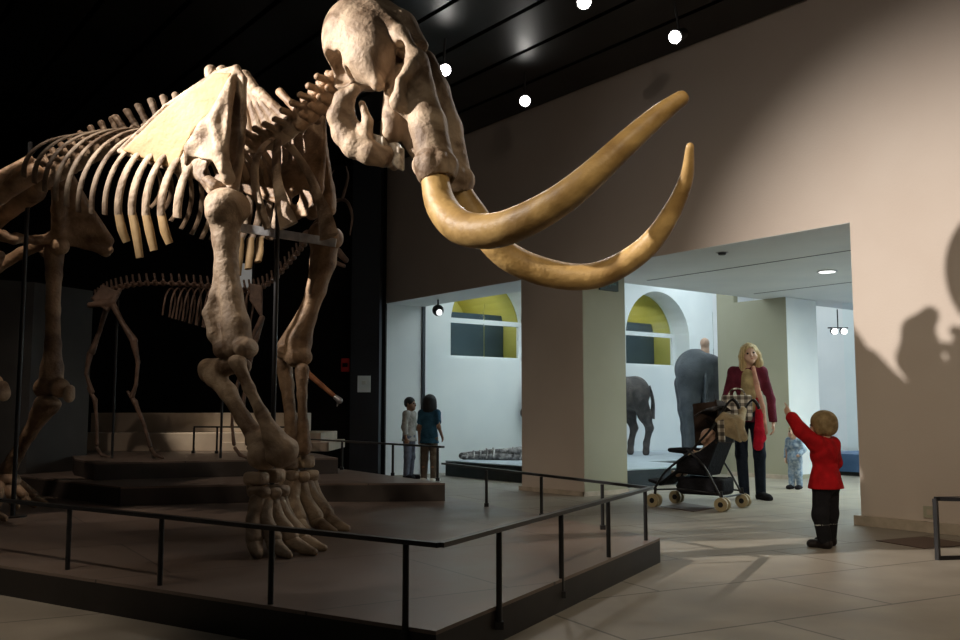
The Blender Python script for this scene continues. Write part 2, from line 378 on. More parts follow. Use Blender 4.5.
def surfnet(name, V, lo, h):
    I = V < 0
    n = np.array(V.shape) - 1
    cnt = np.zeros(tuple(n), np.int8)
    C8 = [(i, j, k) for i in (0, 1) for j in (0, 1) for k in (0, 1)]
    for c in C8: cnt += I[c[0]:c[0] + n[0], c[1]:c[1] + n[1], c[2]:c[2] + n[2]]
    act = np.argwhere((cnt > 0) & (cnt < 8))
    me = bpy.data.meshes.new(name)
    if not len(act): return me
    idx = -np.ones(tuple(n), np.int64); idx[act[:, 0], act[:, 1], act[:, 2]] = np.arange(len(act))
    cv = {c: V[act[:, 0] + c[0], act[:, 1] + c[1], act[:, 2] + c[2]] for c in C8}
    S = np.zeros((len(act), 3)); N = np.zeros(len(act))
    for a in C8:
        for d in range(3):
            if a[d]: continue
            b = list(a); b[d] = 1; b = tuple(b)
            va, vb = cv[a], cv[b]; cr = (va < 0) != (vb < 0)
            t = np.where(cr, va / np.where(cr, va - vb, 1), 0)
            p = np.array(a, float)[None, :] + t[:, None] * (np.array(b, float) - np.array(a, float))[None, :]
            S += p * cr[:, None]; N += cr
    P = lo + h * (act + S / N[:, None])
    F = []
    for d in range(3):
        e1, e2 = [(1, 2), (2, 0), (0, 1)][d]
        sa = [slice(0, None)] * 3; sb = [slice(0, None)] * 3
        sa[d] = slice(0, -1); sb[d] = slice(1, None)
        A = I[tuple(sa)]; B = I[tuple(sb)]
        E = np.argwhere(A != B); inn = A[E[:, 0], E[:, 1], E[:, 2]]
        def cell(o1, o2):
            q = E.copy(); q[:, e1] += o1; q[:, e2] += o2; return idx[q[:, 0], q[:, 1], q[:, 2]]
        qd = np.stack([cell(-1, -1), cell(0, -1), cell(0, 0), cell(-1, 0)], 1)
        qd[~inn] = qd[~inn][:, ::-1]
        F.append(qd)
    F = np.concatenate(F)
    me.vertices.add(len(P)); me.vertices.foreach_set('co', P.astype(np.float32).ravel())
    me.loops.add(len(F) * 4); me.loops.foreach_set('vertex_index', F.astype(np.int32).ravel())
    me.polygons.add(len(F)); me.polygons.foreach_set('loop_start', np.arange(0, len(F) * 4, 4, dtype=np.int32))
    try: me.polygons.foreach_set('loop_total', np.full(len(F), 4, np.int32))
    except Exception: pass
    me.update(calc_edges=True); me.validate()
    return me
# ================================================================== SETTING
def struct(mb, name, m, **k): return tag(mb.build(name, m, **k), kind='structure')
HZ, LZ = 4.68, 2.57
# floor of hall and rooms beyond
struct(MB().box(-9, -5, -0.1, 13, 22, 0.0), 'floor', MT['floor'])
# gallery wall with two openings and the pier between them
w = MB()
w.wbox(-3.9, 0, LZ, 17, 0.69, HZ + 0.1)
w.wbox(4.42, 0, 0, 17, 0.69, LZ)
w.wbox(-3.9, 0, 0, -3.2, 0.69, LZ)
struct(w, 'wall_right', MT['wall'])
struct(MB().wbox(0, 0, 0, 1.084, 0.69, LZ), 'wall_pier', MT['wall'])
ln_ = MB(); ln_.wbox(-3.2, 0.004, 0, -3.196, 0.69, LZ - .004); ln_.wbox(-3.2, 0.004, LZ - .004, 0, 0.69, LZ); ln_.wbox(1.084, 0.004, LZ - .004, 4.42, 0.69, LZ)
struct(ln_, 'trim_8', MT['white'])
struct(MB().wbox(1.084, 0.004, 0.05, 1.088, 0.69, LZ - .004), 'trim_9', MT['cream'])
sk = MB(); sk.wbox(4.38, -0.05, 0, 17, 0.0, 0.08); struct(sk, 'baseboard_right', MT['base'])
sk = MB(); sk.wbox(-0.03, -0.03, 0, 1.114, 0.0, 0.05); sk.wbox(1.084, -0.03, 0, 1.114, 0.69, 0.05); struct(sk, 'baseboard_pier', MT['base'])
# black surroundings of the hall
struct(MB().hexa([(-9, 13.95), (-1.42, 13.95), (-1.3, 14.4), (-9, 14.2)], 0, HZ), 'wall_back', MT['black'])
struct(MB().box(-9.2, -5, 0, -9, 14.2, HZ), 'wall_left', MT['black'])
struct(MB().box(-9.2, -5.2, 0, 13, -5, HZ), 'wall_front', MT['black'])
# glossy black slatted ceiling
c = MB(); c.hexa([W(-4.2, 0.05)[:2], W(20, 0.05)[:2], (16, -6), (-9.4, -6), (-9.4, 15), W(-4.2, 3)[:2]], HZ + 0.07, HZ + 0.15)
struct(c, 'ceiling', MT['groove'])
c = MB(); b = -0.03
while b > -22:
    c.wbox(-9, b - 0.58, HZ, 20, b, HZ + 0.05); b -= 0.64
struct(c, 'ceiling_panels', MT['ceil'])
# dark blue service panel and grey partition on the left
pA, pB = atY(350, 400, 13.6)[0], -1.47
struct(MB().box(pA, 13.6, 0, pB, 13.95, HZ), 'wall_blue_return', MT['navy'])
struct(MB().hexa([(-7.2, 7.9), (-4.62, 9.6), (-4.30, 10.3), (-4.36, 10.4), (-4.75, 9.72), (-7.3, 8.05)], 0, 2.28), 'wall_grey_partition', MT['darkgrey'])

# rooms beyond the openings (frame along the wall)
def wall_with_arches(a0, a1, b0, b1, top, wins):
    """wall of thickness a0..a1 running in b with arched holes (centre, half width, sill, spring)"""
    m = MB(); cur = b0
    for (cb, hw, sill, spring) in wins:
        m.wbox(a0, cur, 0, a1, cb - hw, top); m.wbox(a0, cb - hw, 0, a1, cb + hw, sill)
        n = 20
        for i in range(n):
            t0, t1 = PI - PI * i / n, PI - PI * (i + 1) / n
            p0 = (cb + hw * math.cos(t0), spring + hw * math.sin(t0)); p1 = (cb + hw * math.cos(t1), spring + hw * math.sin(t1))
            vs = [W(a, p[0], z) for a in (a0, a1) for p, z in ((p0, p0[1]), (p1, p1[1]), (p1, top), (p0, top))]
            m.add(vs, [(0, 1, 2, 3), (7, 6, 5, 4), (0, 4, 5, 1), (3, 2, 6, 7)])
        cur = cb + hw
    m.wbox(a0, cur, 0, a1, b1, top); return m
WINS = [(2.11, 0.89, 1.8, 2.34), (6.07, 0.89, 1.8, 2.34)]
struct(wall_with_arches(-3.65, -3.2, 0.69, 9.0, 3.8, WINS), 'wall_display', MT['white'])
for i, (cb, hw, sill, spring) in enumerate(WINS):
    f = MB()
    for (b0, z0, b1, z1) in ((cb - hw, sill, cb + hw, sill + 0.06), (cb - hw, 2.40, cb + hw, 2.48), (cb - hw, sill, cb - hw + 0.07, 2.40), (cb + hw - 0.08, sill, cb + hw, 2.40)):
        f.wbox(-3.62, b0, z0, -3.57, b1, z1)
    wf = struct(f, 'window_%d' % (i + 1), MT['white'])
    gl = MB(); n = 20
    pts = [(cb - hw, sill)] + [(cb - hw * math.cos(PI * k / n), spring + hw * math.sin(PI * k / n)) for k in range(n + 1)] + [(cb + hw, sill)]
    gl.add([W(a, p[0], p[1]) for a in (-3.60, -3.592) for p in pts], [tuple(range(len(pts))), tuple(range(len(pts), 2 * len(pts)))[::-1]])
    gl.build('pane', MT['glass'], wf)
    # yellow plaster vault and blue-grey blind outside each window
    rv = wall_with_arches(-4.9, -3.66, cb - hw - 0.4, cb + hw + 0.4, 3.6, [(cb, hw, sill, spring)])
    rv.wbox(-4.98, cb - hw - 0.4, 0, -4.9, cb + hw + 0.4, 3.6)
    struct(rv, 'wall_window_recess', MT['yellow'])
    struct(MB().wbox(-4.03, cb - hw + 0.01, sill + 0.01, -4.0, cb + hw - 0.01, 2.72 if i else 2.64), 'trim_%d' % (i + 1), MT['blind'])
# low ceiling of the passage, ceiling of the tall display bay
lc = MB(); lc.wbox(0.57, 0.69, LZ, 9, 7.6, LZ + 0.08)
struct(lc, 'ceiling_passage', MT['white'])
struct(MB().wbox(-3.9, 0.69, 3.8, 0.57, 9, 3.9), 'ceiling_display', MT['white'])
struct(MB().wbox(0.57, 0.69, LZ + 0.08, 0.62, 9, 3.9), 'wall_display_upper', MT['white'])
struct(MB().wbox(-3.9, 9.0, 0, 9, 9.1, 3.9), 'wall_rear', MT['white'])
struct(MB().wbox(9, 0.69, 0, 9.1, 9, 3.9), 'wall_passage_end', MT['white'])
gb1 = ab(atZ(852, 250, LZ)); gb2 = ab(atZ(852, 282, LZ))
for i, gb in enumerate((gb1, gb2)):
    struct(MB().wbox(0.9, gb[1] - 0.012, LZ - 0.003, 9, gb[1] + 0.012, LZ), 'trim_%d' % (i + 4), MT['casebase'])
# second pier, return panel
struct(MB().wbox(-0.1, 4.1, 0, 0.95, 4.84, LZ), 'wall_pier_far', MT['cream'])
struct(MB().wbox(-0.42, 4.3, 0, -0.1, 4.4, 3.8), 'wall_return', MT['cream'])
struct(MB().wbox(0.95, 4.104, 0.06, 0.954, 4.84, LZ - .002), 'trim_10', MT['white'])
struct(MB().wbox(-0.12, 4.07, 0, 0.98, 4.1, 0.06), 'baseboard_far', MT['base'])
# far vitrine with a blue base
struct(MB().wbox(0.95, 7.5, 0, 9, 7.6, LZ), 'wall_vitrine', MT['white'])
t = empty('display_case', W(3, 5.4, 0), 0, 'far glass case with a blue base beyond the second pier', 'display case')
def prel(mb, name, m, parent, **k):
    o = mb.build(name, m, **k); o.parent = parent
    o.matrix_parent_inverse = Matrix.Translation(-Vector(parent.location)) if not any(parent.rotation_euler) else (Matrix.Translation(parent.location) @ parent.rotation_euler.to_matrix().to_4x4()).inverted()
    return o
prel(MB().wbox(0.4, 5.45, 0.06, 8, 7.4, 0.32), 'base', MT['bluebase'], t)
prel(MB().wbox(0.4, 5.5, 0.0, 8, 7.4, 0.06), 'plinth', MT['casebase'], t)
g_ = MB(); g_.wbox(1.0, 5.46, 0.30, 3.2, 5.47, LZ); g_.wbox(3.21, 5.46, 0.30, 5.4, 5.47, LZ); prel(g_, 'glass_front', MT['glass'], t)

# big display bay: dark base with a pale deck, glass
t = empty('display_platform', W(-0.8, 2.5, 0), 0, 'long dark-sided display platform with a pale deck behind the glass', 'display platform')
prel(MB().wbox(-2.65, 0.74, 0, 0.54, 2.9, 0.21), 'base', MT['casebase'], t)
prel(MB().wbox(-2.65, 0.74, 0.21, 0.54, 2.9, 0.225), 'deck', MT['deck'], t)
prel(MB().wbox(-3.19, 2.9, 0.0, -0.62, 8.9, 0.21), 'base', MT['casebase'], t)
prel(MB().wbox(-3.19, 2.9, 0.21, -0.62, 8.9, 0.225), 'deck', MT['deck'], t)
t = tag(MB().wbox(-3.19, 0.69, 0.0, -1.665, 0.70, LZ - .002).build('glass_screen', MT['glass']), 'left sheet of clear glass in the opening behind the two children', 'glass screen')
t = tag(MB().wbox(-1.655, 0.69, 0.0, -0.01, 0.70, LZ - .002).build('glass_screen', MT['glass']), 'clear glass sheet before the fossil, against the brown pier', 'glass screen')
t = tag(MB().wbox(0.57, 1.2, 0.0, 0.58, 2.95, LZ - .002).build('glass_screen', MT['glass']), 'clear glass side screen before the standing shaggy animal', 'glass screen')
struct(MB().wbox(-3.2, 0.66, 0, -3.17, 0.72, LZ), 'trim_6', MT['casebase'])

# ------------------------------------------------------------------ platform and tiers
C0 = atZ(436, 631, .15); L0 = atZ(0, 565, .15); R0 = atZ(660, 538, .15)
dl = (L0 - C0) / np.linalg.norm(L0 - C0)
L1 = C0 + dl * 9.2
Bp = atZ(443, 463.5, .46)
BK = [tuple(C0[:2]), tuple(R0[:2]), (Bp[0] + 0.05, Bp[1] + 0.02), (-1.62, 10.9), (-2.5, 12.45), (-2.5, 13.9), (-8.9, 13.9), tuple(L1[:2])]
pl = empty('exhibit_platform', (-2.5, 8, 0), 0, 'low dark platform with a polished brown top under the mammoth skeleton', 'platform')
prel(MB().hexa(BK, 0.0, 0.135), 'fascia', MT['fascia'], pl)
prel(MB().hexa(BK, 0.135, 0.15), 'platform_top', MT['plat'], pl)
T1 = [tuple(atZ(20, 476, .31)[:2]), tuple(atZ(121, 487, .31)[:2]), tuple(atZ(260, 484, .31)[:2]), tuple(atZ(445, 483, .31)[:2]), (-1.72, 10.8), (-2.6, 12.4), (-2.6, 13.9), (-6.5, 13.9), (-5.6, 10.6)]
t1 = empty('exhibit_step', (-2.5, 10, .15), 0, 'lower dark step running behind the mammoth front feet', 'platform step')
prel(MB().hexa(T1, 0.151, 0.295), 'riser', MT['tierface'], t1)
prel(MB().hexa(T1, 0.295, 0.31), 'step_top', MT['plat'], t1)
T2 = [tuple(atZ(75, 459, .47)[:2]), tuple(atZ(95, 463, .47)[:2]), tuple(atZ(338, 458, .47)[:2]), (-1.85, 10.7), (-2.7, 12.4), (-2.7, 13.9), (-5.6, 13.9), (-4.6, 10.6)]
t2 = empty('exhibit_step', (-2.8, 11, .31), 0, 'upper dark step carrying the small deer-like skeleton', 'platform step')
prel(MB().hexa(T2, 0.311, 0.455), 'riser', MT['tierface'], t2)
prel(MB().hexa(T2, 0.455, 0.47), 'step_top', MT['plat'], t2)
# pale stepped plinths at the back
def xat(px, y): return (px - 480) / FPX * y
pp = empty('stepped_plinth', (xat(200, 11.4), 11.6, .47), 0, 'pale stepped plinth at the back of the dark platform', 'plinth')
for nm, (x0, x1, y0, z0, z1) in {'lower_step': (81, 322, 11.3, .471, .69), 'middle_step': (93, 300, 11.75, .69, .93), 'side_step': (224, 330, 11.25, .471, .58)}.items():
    prel(MB().box(xat(x0, y0), y0, z0, xat(x1, y0), 12.6, z1), nm, MT['plinth'], pp, bevel=0.008)

# ------------------------------------------------------------------ low rails
def rail(name, pts, z, posts, zb, label, group='low black rails round the platform'):
    o = empty(name, (pts[0][0], pts[0][1], zb), 0, label, 'railing', group)
    m = MB()
    for i in range(len(pts) - 1):
        a, b = pts[i], pts[i + 1]; m.bar((a[0], a[1], z), (b[0], b[1], z), 0.034, 0.018)
    prel(m, 'handrail', MT['metal'], o)
    for (x, y, z0) in posts:
        prel(MB().tube([(x, y, z0), (x, y, z - 0.008)], 0.0125, 10), 'post', MT['metal'], o, smooth=True)
        prel(MB().box(x - 0.018, y - 0.018, z0, x + 0.018, y + 0.018, z0 + 0.03), 'foot', MT['metal'], o)
    return o
RC = atZ(440, 545, .46); RL = atZ(0, 500, .46); RR = atZ(651, 488, .46)
dR = (RL - RC) / np.linalg.norm(RL - RC)
def on_line(P, Q, px):               # point of the segment line P..Q seen at column px
    k = (px - 480) / FPX; d = Q - P
    # x = k * (forward depth)
    fa = P[1] * CT + (P[2] - CH) * ST; fd = d[1] * CT + d[2] * ST
    t = (k * fa - P[0]) / (d[0] - k * fd); return P + d * t
fr = [on_line(RC, RL, px) for px in (406, 272, 162, 70, -12, -80)]
rail('railing', [RC, RC + dR * 6.5], .46, [(p[0], p[1], .06) for p in fr], .06, 'low black rail along the front edge of the platform')
sr = [on_line(RC, RR, px) for px in (499, 561, 608, 645)]
rail('railing', [RC, RR], .46, [(p[0], p[1], .06) for p in sr], .06, 'low black rail along the right edge of the platform')
BK2 = np.array([Bp[0], Bp[1], .46])
br = [on_line(RR, BK2, px) for px in (606, 545, 490)]
rail('railing', [RR, BK2], .46, [(p[0] - 0.03, p[1] - 0.03, .15) for p in br], .15, 'low black rail along the rear right edge, before the brown pier')
TB = atZ(443, 447, .62); TA = np.array([-1.80, 10.8, .62]); TAA = TA + (TA - TB) * 0.8
tb = [on_line(TB, TA, px) for px in (441, 396, 345, 305)]
rail('railing', [TB, TAA], .62, [(p[0] - 0.03, p[1], .31) for p in tb], .31, 'low black rail on the raised step beside the two children')
# small black rail on the raised step in front of the plinths
q0 = np.array([xat(196, 10.8), 10.8, .77]); q1 = np.array([xat(300, 10.6), 10.6, .77])
rail('railing', [q0, q1], .77, [(q0[0], q0[1], .47), (xat(219, 10.75), 10.75, .47), (xat(262, 10.67), 10.67, .47)], .47, 'short black rail in front of the pale stepped plinth')

# ------------------------------------------------------------------ small fittings
o = empty('switch_plate', (atY(364, 384, 13.58)[0], 13.59, atY(364, 384, 13.58)[2]), 0, 'square pale switch plate on the dark blue wall', 'switch plate')
MB().box(-.095, -.012, -.12, .095, .008, .12).build('plate', MT['white'], o, bevel=.004)
MB().box(-.03, -.02, -.005, .03, -.012, .05).build('button', MT['reflect'], o, bevel=.004)
p = atY(345, 365, 13.9); o = empty('call_point', (p[0], 13.952, p[2]), 0, 'small red alarm box on the black back wall', 'alarm box')
MB().box(-.06, -.05, -.1, .06, .0, .1).build('housing', mat('red_plastic', (0.35, 0.01, 0.008), .4, emit=(1, .04, .02), es=.01), o, bevel=.01)
MB().box(-.04, -.058, -.03, .04, -.05, .03).build('button', MT['black'], o)
# exit-style sign on the side of the pier
za = 2.43
o = empty('exit_sign', W(1.10, 0.34, za), 0, 'dark green exit sign on the side of the brown pier under the far tusk', 'sign')
sg = MB().wbox(1.089, 0.26, za - 0.08, 1.115, 0.56, za + 0.08)
prel(sg, 'sign_box', mat('sign_green', (0.006, 0.02, 0.014), .4), o)
ps = MB()
m_ = mat('sign_mark', (0.05, 0.12, 0.10), .5)
for (b0, z0, b1, z1) in ((.29, -.05, .30, .05), (.35, -.05, .36, .05), (.29, .04, .36, .05), (.41, -.01, .52, .01), (.41, -.03, .43, .03)):
    ps.wbox(1.115, b0, za + z0, 1.118, b1, za + z1)
prel(ps, 'arrow_and_door_mark', m_, o)
# socket on the right wall, floor covers
sa, sb = 5.0, 0
def onwall(u, v):
    d = ray(u, v); n = np.array([UB[0], UB[1], 0]); a = np.array([KX, KY, 0])
    t_ = ((a - np.array([0, 0, CH])) @ n) / (d @ n); return np.array([0, 0, CH]) + d * t_
q = onwall(930, 512); qa, qb = ab(q)
o = empty('wall_socket', W(qa, -0.01, q[2]), 0, 'small cream socket plate low on the right wall', 'socket')
prel(MB().wbox(qa - .05, -.012, q[2] - .045, qa + .05, 0, q[2] + .045), 'plate', MT['cream'], o)
prel(MB().wbox(qa - .022, -.016, q[2] - .022, qa + .022, -.012, q[2] + .022), 'outlet', MT['base'], o)
def cover(px, label):
    P = [atZ(u, v, 0) for u, v in px]; c_ = sum(P) / 4
    o = MB().hexa([(p[0] - c_[0], p[1] - c_[1]) for p in P], 0.0, 0.004).build('floor_cover', mat('brown_cover', (0.09, 0.05, 0.035), .5), loc=(c_[0], c_[1], 0.0005))
    return tag(o, label, 'floor cover', 'brown floor covers')
cover([(661, 507), (694, 512), (716, 508), (684, 503)], 'brown floor cover beside the stroller wheels')
cover([(876, 541), (925, 549), (975, 545), (925, 537)], 'brown floor cover at the foot of the right wall')
# tubular bench at the right edge
bx0, bx1, by0, by1 = 2.90, 3.9, 6.02, 6.5
o = empty('bench', (3.3, 6.2, 0), 0, 'black tubular metal bench frame at the right edge', 'bench')
def loop(x, y0, y1, z1): return MB()
l1 = atZ(938, 560, 0); l2 = l1 + np.array([.62, .22, 0]); l3 = l1 + np.array([1.3, -.2, 0])
for P, Q, nm in ((l1, l1 + np.array([.5, .08, 0]), 'end_frame'), (l1 + np.array([1.2, -.35, 0]), l1 + np.array([1.7, -.27, 0]), 'end_frame')):
    zt = .385; m = MB()
    for a, b in (((P[0], P[1], 0), (P[0], P[1], zt)), ((Q[0], Q[1], 0), (Q[0], Q[1], zt)), ((P[0], P[1], .012), (Q[0], Q[1], .012)), ((P[0], P[1], zt), (Q[0], Q[1], zt))):
        m.bar(a, b, .026)
    prel(m, nm, MT['metal'], o)
m = MB(); d_ = np.array([1.2, -.35])
m.hexa([tuple(l1[:2]), tuple(l1[:2] + d_), tuple(l1[:2] + d_ + np.array([.5, .08])), tuple(l1[:2] + np.array([.5, .08]))], .372, .395)
prel(m, 'seat', MT['metal'], o)

# ceiling spotlights
def aim(o, target):
    d = Vector(target) - o.location; o.rotation_euler = d.to_track_quat('-Z', 'Y').to_euler()
lens_m = mat('lit_lens', (1, 1, 1), .4, emit=(1, .96, .9), es=38)
def spotlight(loc, target, label, energy, size=60, blend=.5, col=(1, .86, .7), lens=lens_m, rad=.05, glow=True):
    loc = Vector(loc)
    o = empty('ceiling_spotlight', loc, 0, label, 'spotlight', 'spotlights under the black ceiling')
    aim(o, target)
    MB().tube([(0, 0, .22), (0, 0, .2), (0, 0, .02), (0, 0, .0)], [.03, .05, .065, .068], 20, caps=True).build('housing', MT['metal'], o, True)
    MB().tube([(0, 0, -.001), (0, 0, -.008)], .056, 20).build('lens', lens, o, True)
    m = MB(); inv = o.rotation_euler.to_matrix().inverted()
    top = inv @ Vector((0, 0, HZ - loc.z)); m.tube([(0, 0, .12), top], .012, 8); m.build('stem', MT['metal'], o)
    if energy:
        l = bpy.data.lights.new('spot', 'SPOT'); l.energy = energy; l.spot_size = R(size); l.spot_blend = blend; l.color = col; l.shadow_soft_size = rad
        lo = bpy.data.objects.new('spot_beam', l); COL.objects.link(lo); lo.parent = o; lo.location = (0, 0, -.03)
    return o
SPA = (-5.7, 4.45, 4.55)
spotlight(SPA, (3.75, 7.0, 1.15), 'spotlight at the far left whose beam crosses the mammoth to the wall',  4300, 38, 1.0, (1, .91, .83), rad=.035)
spotlight((-3.7, 3.3, 4.5), (-1.35, 5.6, 2.2), 'spotlight over the front left, aimed at the mammoth shoulder', 120, 38, .8, (1, .80, .58))
spotlight(atZ(445, 70, 4.35), (.4, 5.4, 2.2), 'glowing spotlight just right of the mammoth skull', 80, 50, .6, (1, .93, .85))
spotlight(atZ(525, 101, 4.35), (.6, 5.2, 2.0), 'glowing spotlight lowest and nearest the wall corner', 70, 50, .6, (1, .93, .85))
spotlight(atZ(675, 37, 4.35), (-.2, 5.6, 2.6), 'glowing spotlight above the tusk tips', 70, 50, .6, (1, .93, .85))
spotlight(atZ(584, 2, 4.35), (1.0, 3.9, 2.0), 'glowing spotlight cut by the top edge of the picture', 70, 50, .6, (1, .93, .85))
spotlight((0.6, .2, 4.3), (2.3, 6.6, 0.4), 'added fill spotlight over the visitors floor near the viewer', 420, 60, .9, (1, .84, .62))  # unseen fill lamp added to brighten the visitors and lower wall
spotlight((1.6, 2.4, 4.4), (2.9, 8.3, 1.6), 'added fill spotlight washing the right wall', 110, 84, 1.0, (1, .84, .70))  # extra lamp put in as soft fill for the dark wall
spotlight((-2.4, 1.4, 4.5), (-.75, 5.4, 3.0), 'spotlight over the platform front, aimed at the skull', 40, 22, .7, (1, .86, .70))
spotlight((-3.6, 6.2, 4.55), (-2.4, 8.9, .3), 'added fill spotlight above the ribs, aimed at the dark steps', 190, 74, .9, (1, .80, .64))  # fill lamp added because the rear left came out dark
spotlight((-2.9, 2.6, 4.4), (-3.1, 4.2, 0), 'added spotlight over the floor in front of the platform', 240, 48, .8, (1, .84, .68))  # added to lighten the front floor, standing in for beam spill
spotlight((-1.6, -.6, 4.3), (.7, 4.9, 2.0), 'added spotlight behind the viewer, aimed at the tusks', 130, 26, .8, (1, .80, .52))  # added to bring up the gold undersides of the tusks
spotlight((-7.2, 9.6, 4.2), (xat(222, 11.3), 11.3, .7), 'spotlight aimed at the pale stepped plinth', 1100, 12, .7, (1, .88, .72))

# unseen area lights added to brighten the rooms beyond the openings
def area(loc, target, sx, sy, e, col=(1, 1, 1), name='added_room_light'):
    l = bpy.data.lights.new(name, 'AREA'); l.shape = 'RECTANGLE'; l.size = sx; l.size_y = sy; l.energy = e; l.color = col
    o = bpy.data.objects.new(name, l); COL.objects.link(o); o.location = loc; aim(o, target); return o
area(W(-1.4, 2.6, 3.75), W(-1.4, 2.6, 0), 2.6, 3.2, 76, (.84, .95, 1.0))
area(W(-1.4, 6.6, 3.75), W(-1.4, 6.6, 0), 2.6, 3.2, 60, (.86, .95, 1.0))
area(W(3.4, 3.2, 2.55), W(3.4, 3.2, 0), 2.4, 1.6, 95, (.86, 1, .95))
area(W(4.6, 6.5, 2.5), W(4.6, 6.5, 0), 3.5, 1.2, 150, (.8, .92, 1.0))
for cb in (2.25, 6.12):
    area(W(-4.2, cb, 3.15), W(-4.5, cb, 2.2), .5, .8, 14, (1, 1, .95), 'daylight_in_recess')
# recessed downlight and vent in the passage ceiling, small black lamp at the left opening
q = atZ(827, 271, LZ); o = empty('downlight', (q[0], q[1], LZ), 0, 'round recessed downlight in the passage ceiling', 'downlight')
MB().tube([(0, 0, 0), (0, 0, -.012)], .115, 28).build('trim_ring', MT['steel'], o, True)
MB().tube([(0, 0, -.012), (0, 0, -.016)], .09, 28).build('lens', mat('downlight_lens', (1, 1, 1), .4, emit=(1, 1, .95), es=2.2), o, True)
q = atZ(722, 252, LZ); o = empty('smoke_detector', (q[0], q[1], LZ), 0, 'small dark round detector in the passage ceiling', 'detector')
MB().tube([(0, 0, 0), (0, 0, -.03)], [.05, .035], 20).build('body', MT['casebase'], o, True)
MB().tube([(0, 0, 0), (0, 0, -.008)], .065, 20).build('rim', MT['steel'], o, True)
qa_ = W(-2.75, 0.55, LZ); q = atZ(438, 311, 2.40)
o = empty('spot_lamp', (q[0], q[1], 2.46), 0, 'small black lamp hanging in the top of the left opening', 'lamp')
MB().tube([(0, 0, .11), (0, 0, 0)], .012, 8).build('stem', MT['metal'], o)
MB().ball((0, 0, -.05), .085, 18, 12).build('housing', MT['metal'], o, True)
MB().tube([(.02, -.055, -.075), (.024, -.085, -.1)], .042, 18).build('lens', mat('lamp_lens', (1, 1, 1), .4, emit=(1, 1, 1), es=1.2), o, True)
for px, py in ((838, 333), (834, 336)):
    q = W(*((lambda s: (3.2, 6.6))(0)), 2.1)
q = atY(838, 331, 14.8); o = empty('spot_lamp', (q[0], q[1], q[2]), 0, 'pair of lit lamps added in the far glass case for the reflections on its glass', 'lamp')  # lamps made up to imitate reflections in the case glass
MB().tube([(0, 0, LZ - q[2]), (0, 0, .05)], .01, 8).build('stem', MT['metal'], o)
MB().bar((-.16, 0, .05), (.16, 0, .05), .02).build('bar', MT['metal'], o)
for s_ in (-.08, .07):
    MB().ball((s_, -.02, 0), .055, 16, 10).build('housing', MT['metal'], o, True)
    MB().tube([(s_, -.06, -.01), (s_, -.085, -.015)], .045, 16).build('lens', mat('glint_lens', (1, 1, 1), .4, emit=(1, 1, 1), es=5), o, True)
# lamp glowing behind the ribs on the back wall
q = atY(245, 278, 12.8); o = empty('flood_lamp', (q[0], q[1], q[2]), 0, 'pale glowing flood lamp on a pole behind the mammoth foreleg', 'lamp')
MB().box(-.12, -.03, -.24, .12, .06, .24).build('housing', MT['metal'], o, bevel=.02)
MB().box(-.1, -.04, -.2, .1, -.03, .2).build('lens', mat('flood_lens', (.8, .8, .8), .5, emit=(1, .98, .93), es=.12), o)
MB().tube([(0, .02, -.2), (0, .02, .47 - q[2])], .015, 8).build('pole', MT['metal'], o)
# grey switch-like dim world
wd = bpy.data.worlds.new('dim_hall'); wd.use_nodes = True; SC.world = wd
wd.node_tree.nodes['Background'].inputs[0].default_value = (.9, .75, .62, 1); wd.node_tree.nodes['Background'].inputs[1].default_value = .0
# ================================================================== MAMMOTH SKELETON
mm = empty('mammoth_skeleton', tuple(MO), MA, 'tall mounted mammoth skeleton with long curved tusks standing on the dark platform', 'skeleton')
V3 = lambda *a: np.array(a, float)
def rib_curve(x, zc, zb, bow, xs, side, n=14):
    pts = []
    for i in range(n + 1):
        t = i / n
        ph = R(-6 + 116 * t); y = 0.05 + (bow + .02) * max(0, math.sin(ph))
        z = zc - (zc - zb) * (1 - math.cos(ph)) / (1 - math.cos(R(110)))
        pts.append((x + xs * t ** 1.3, side * y, z))
    return pts
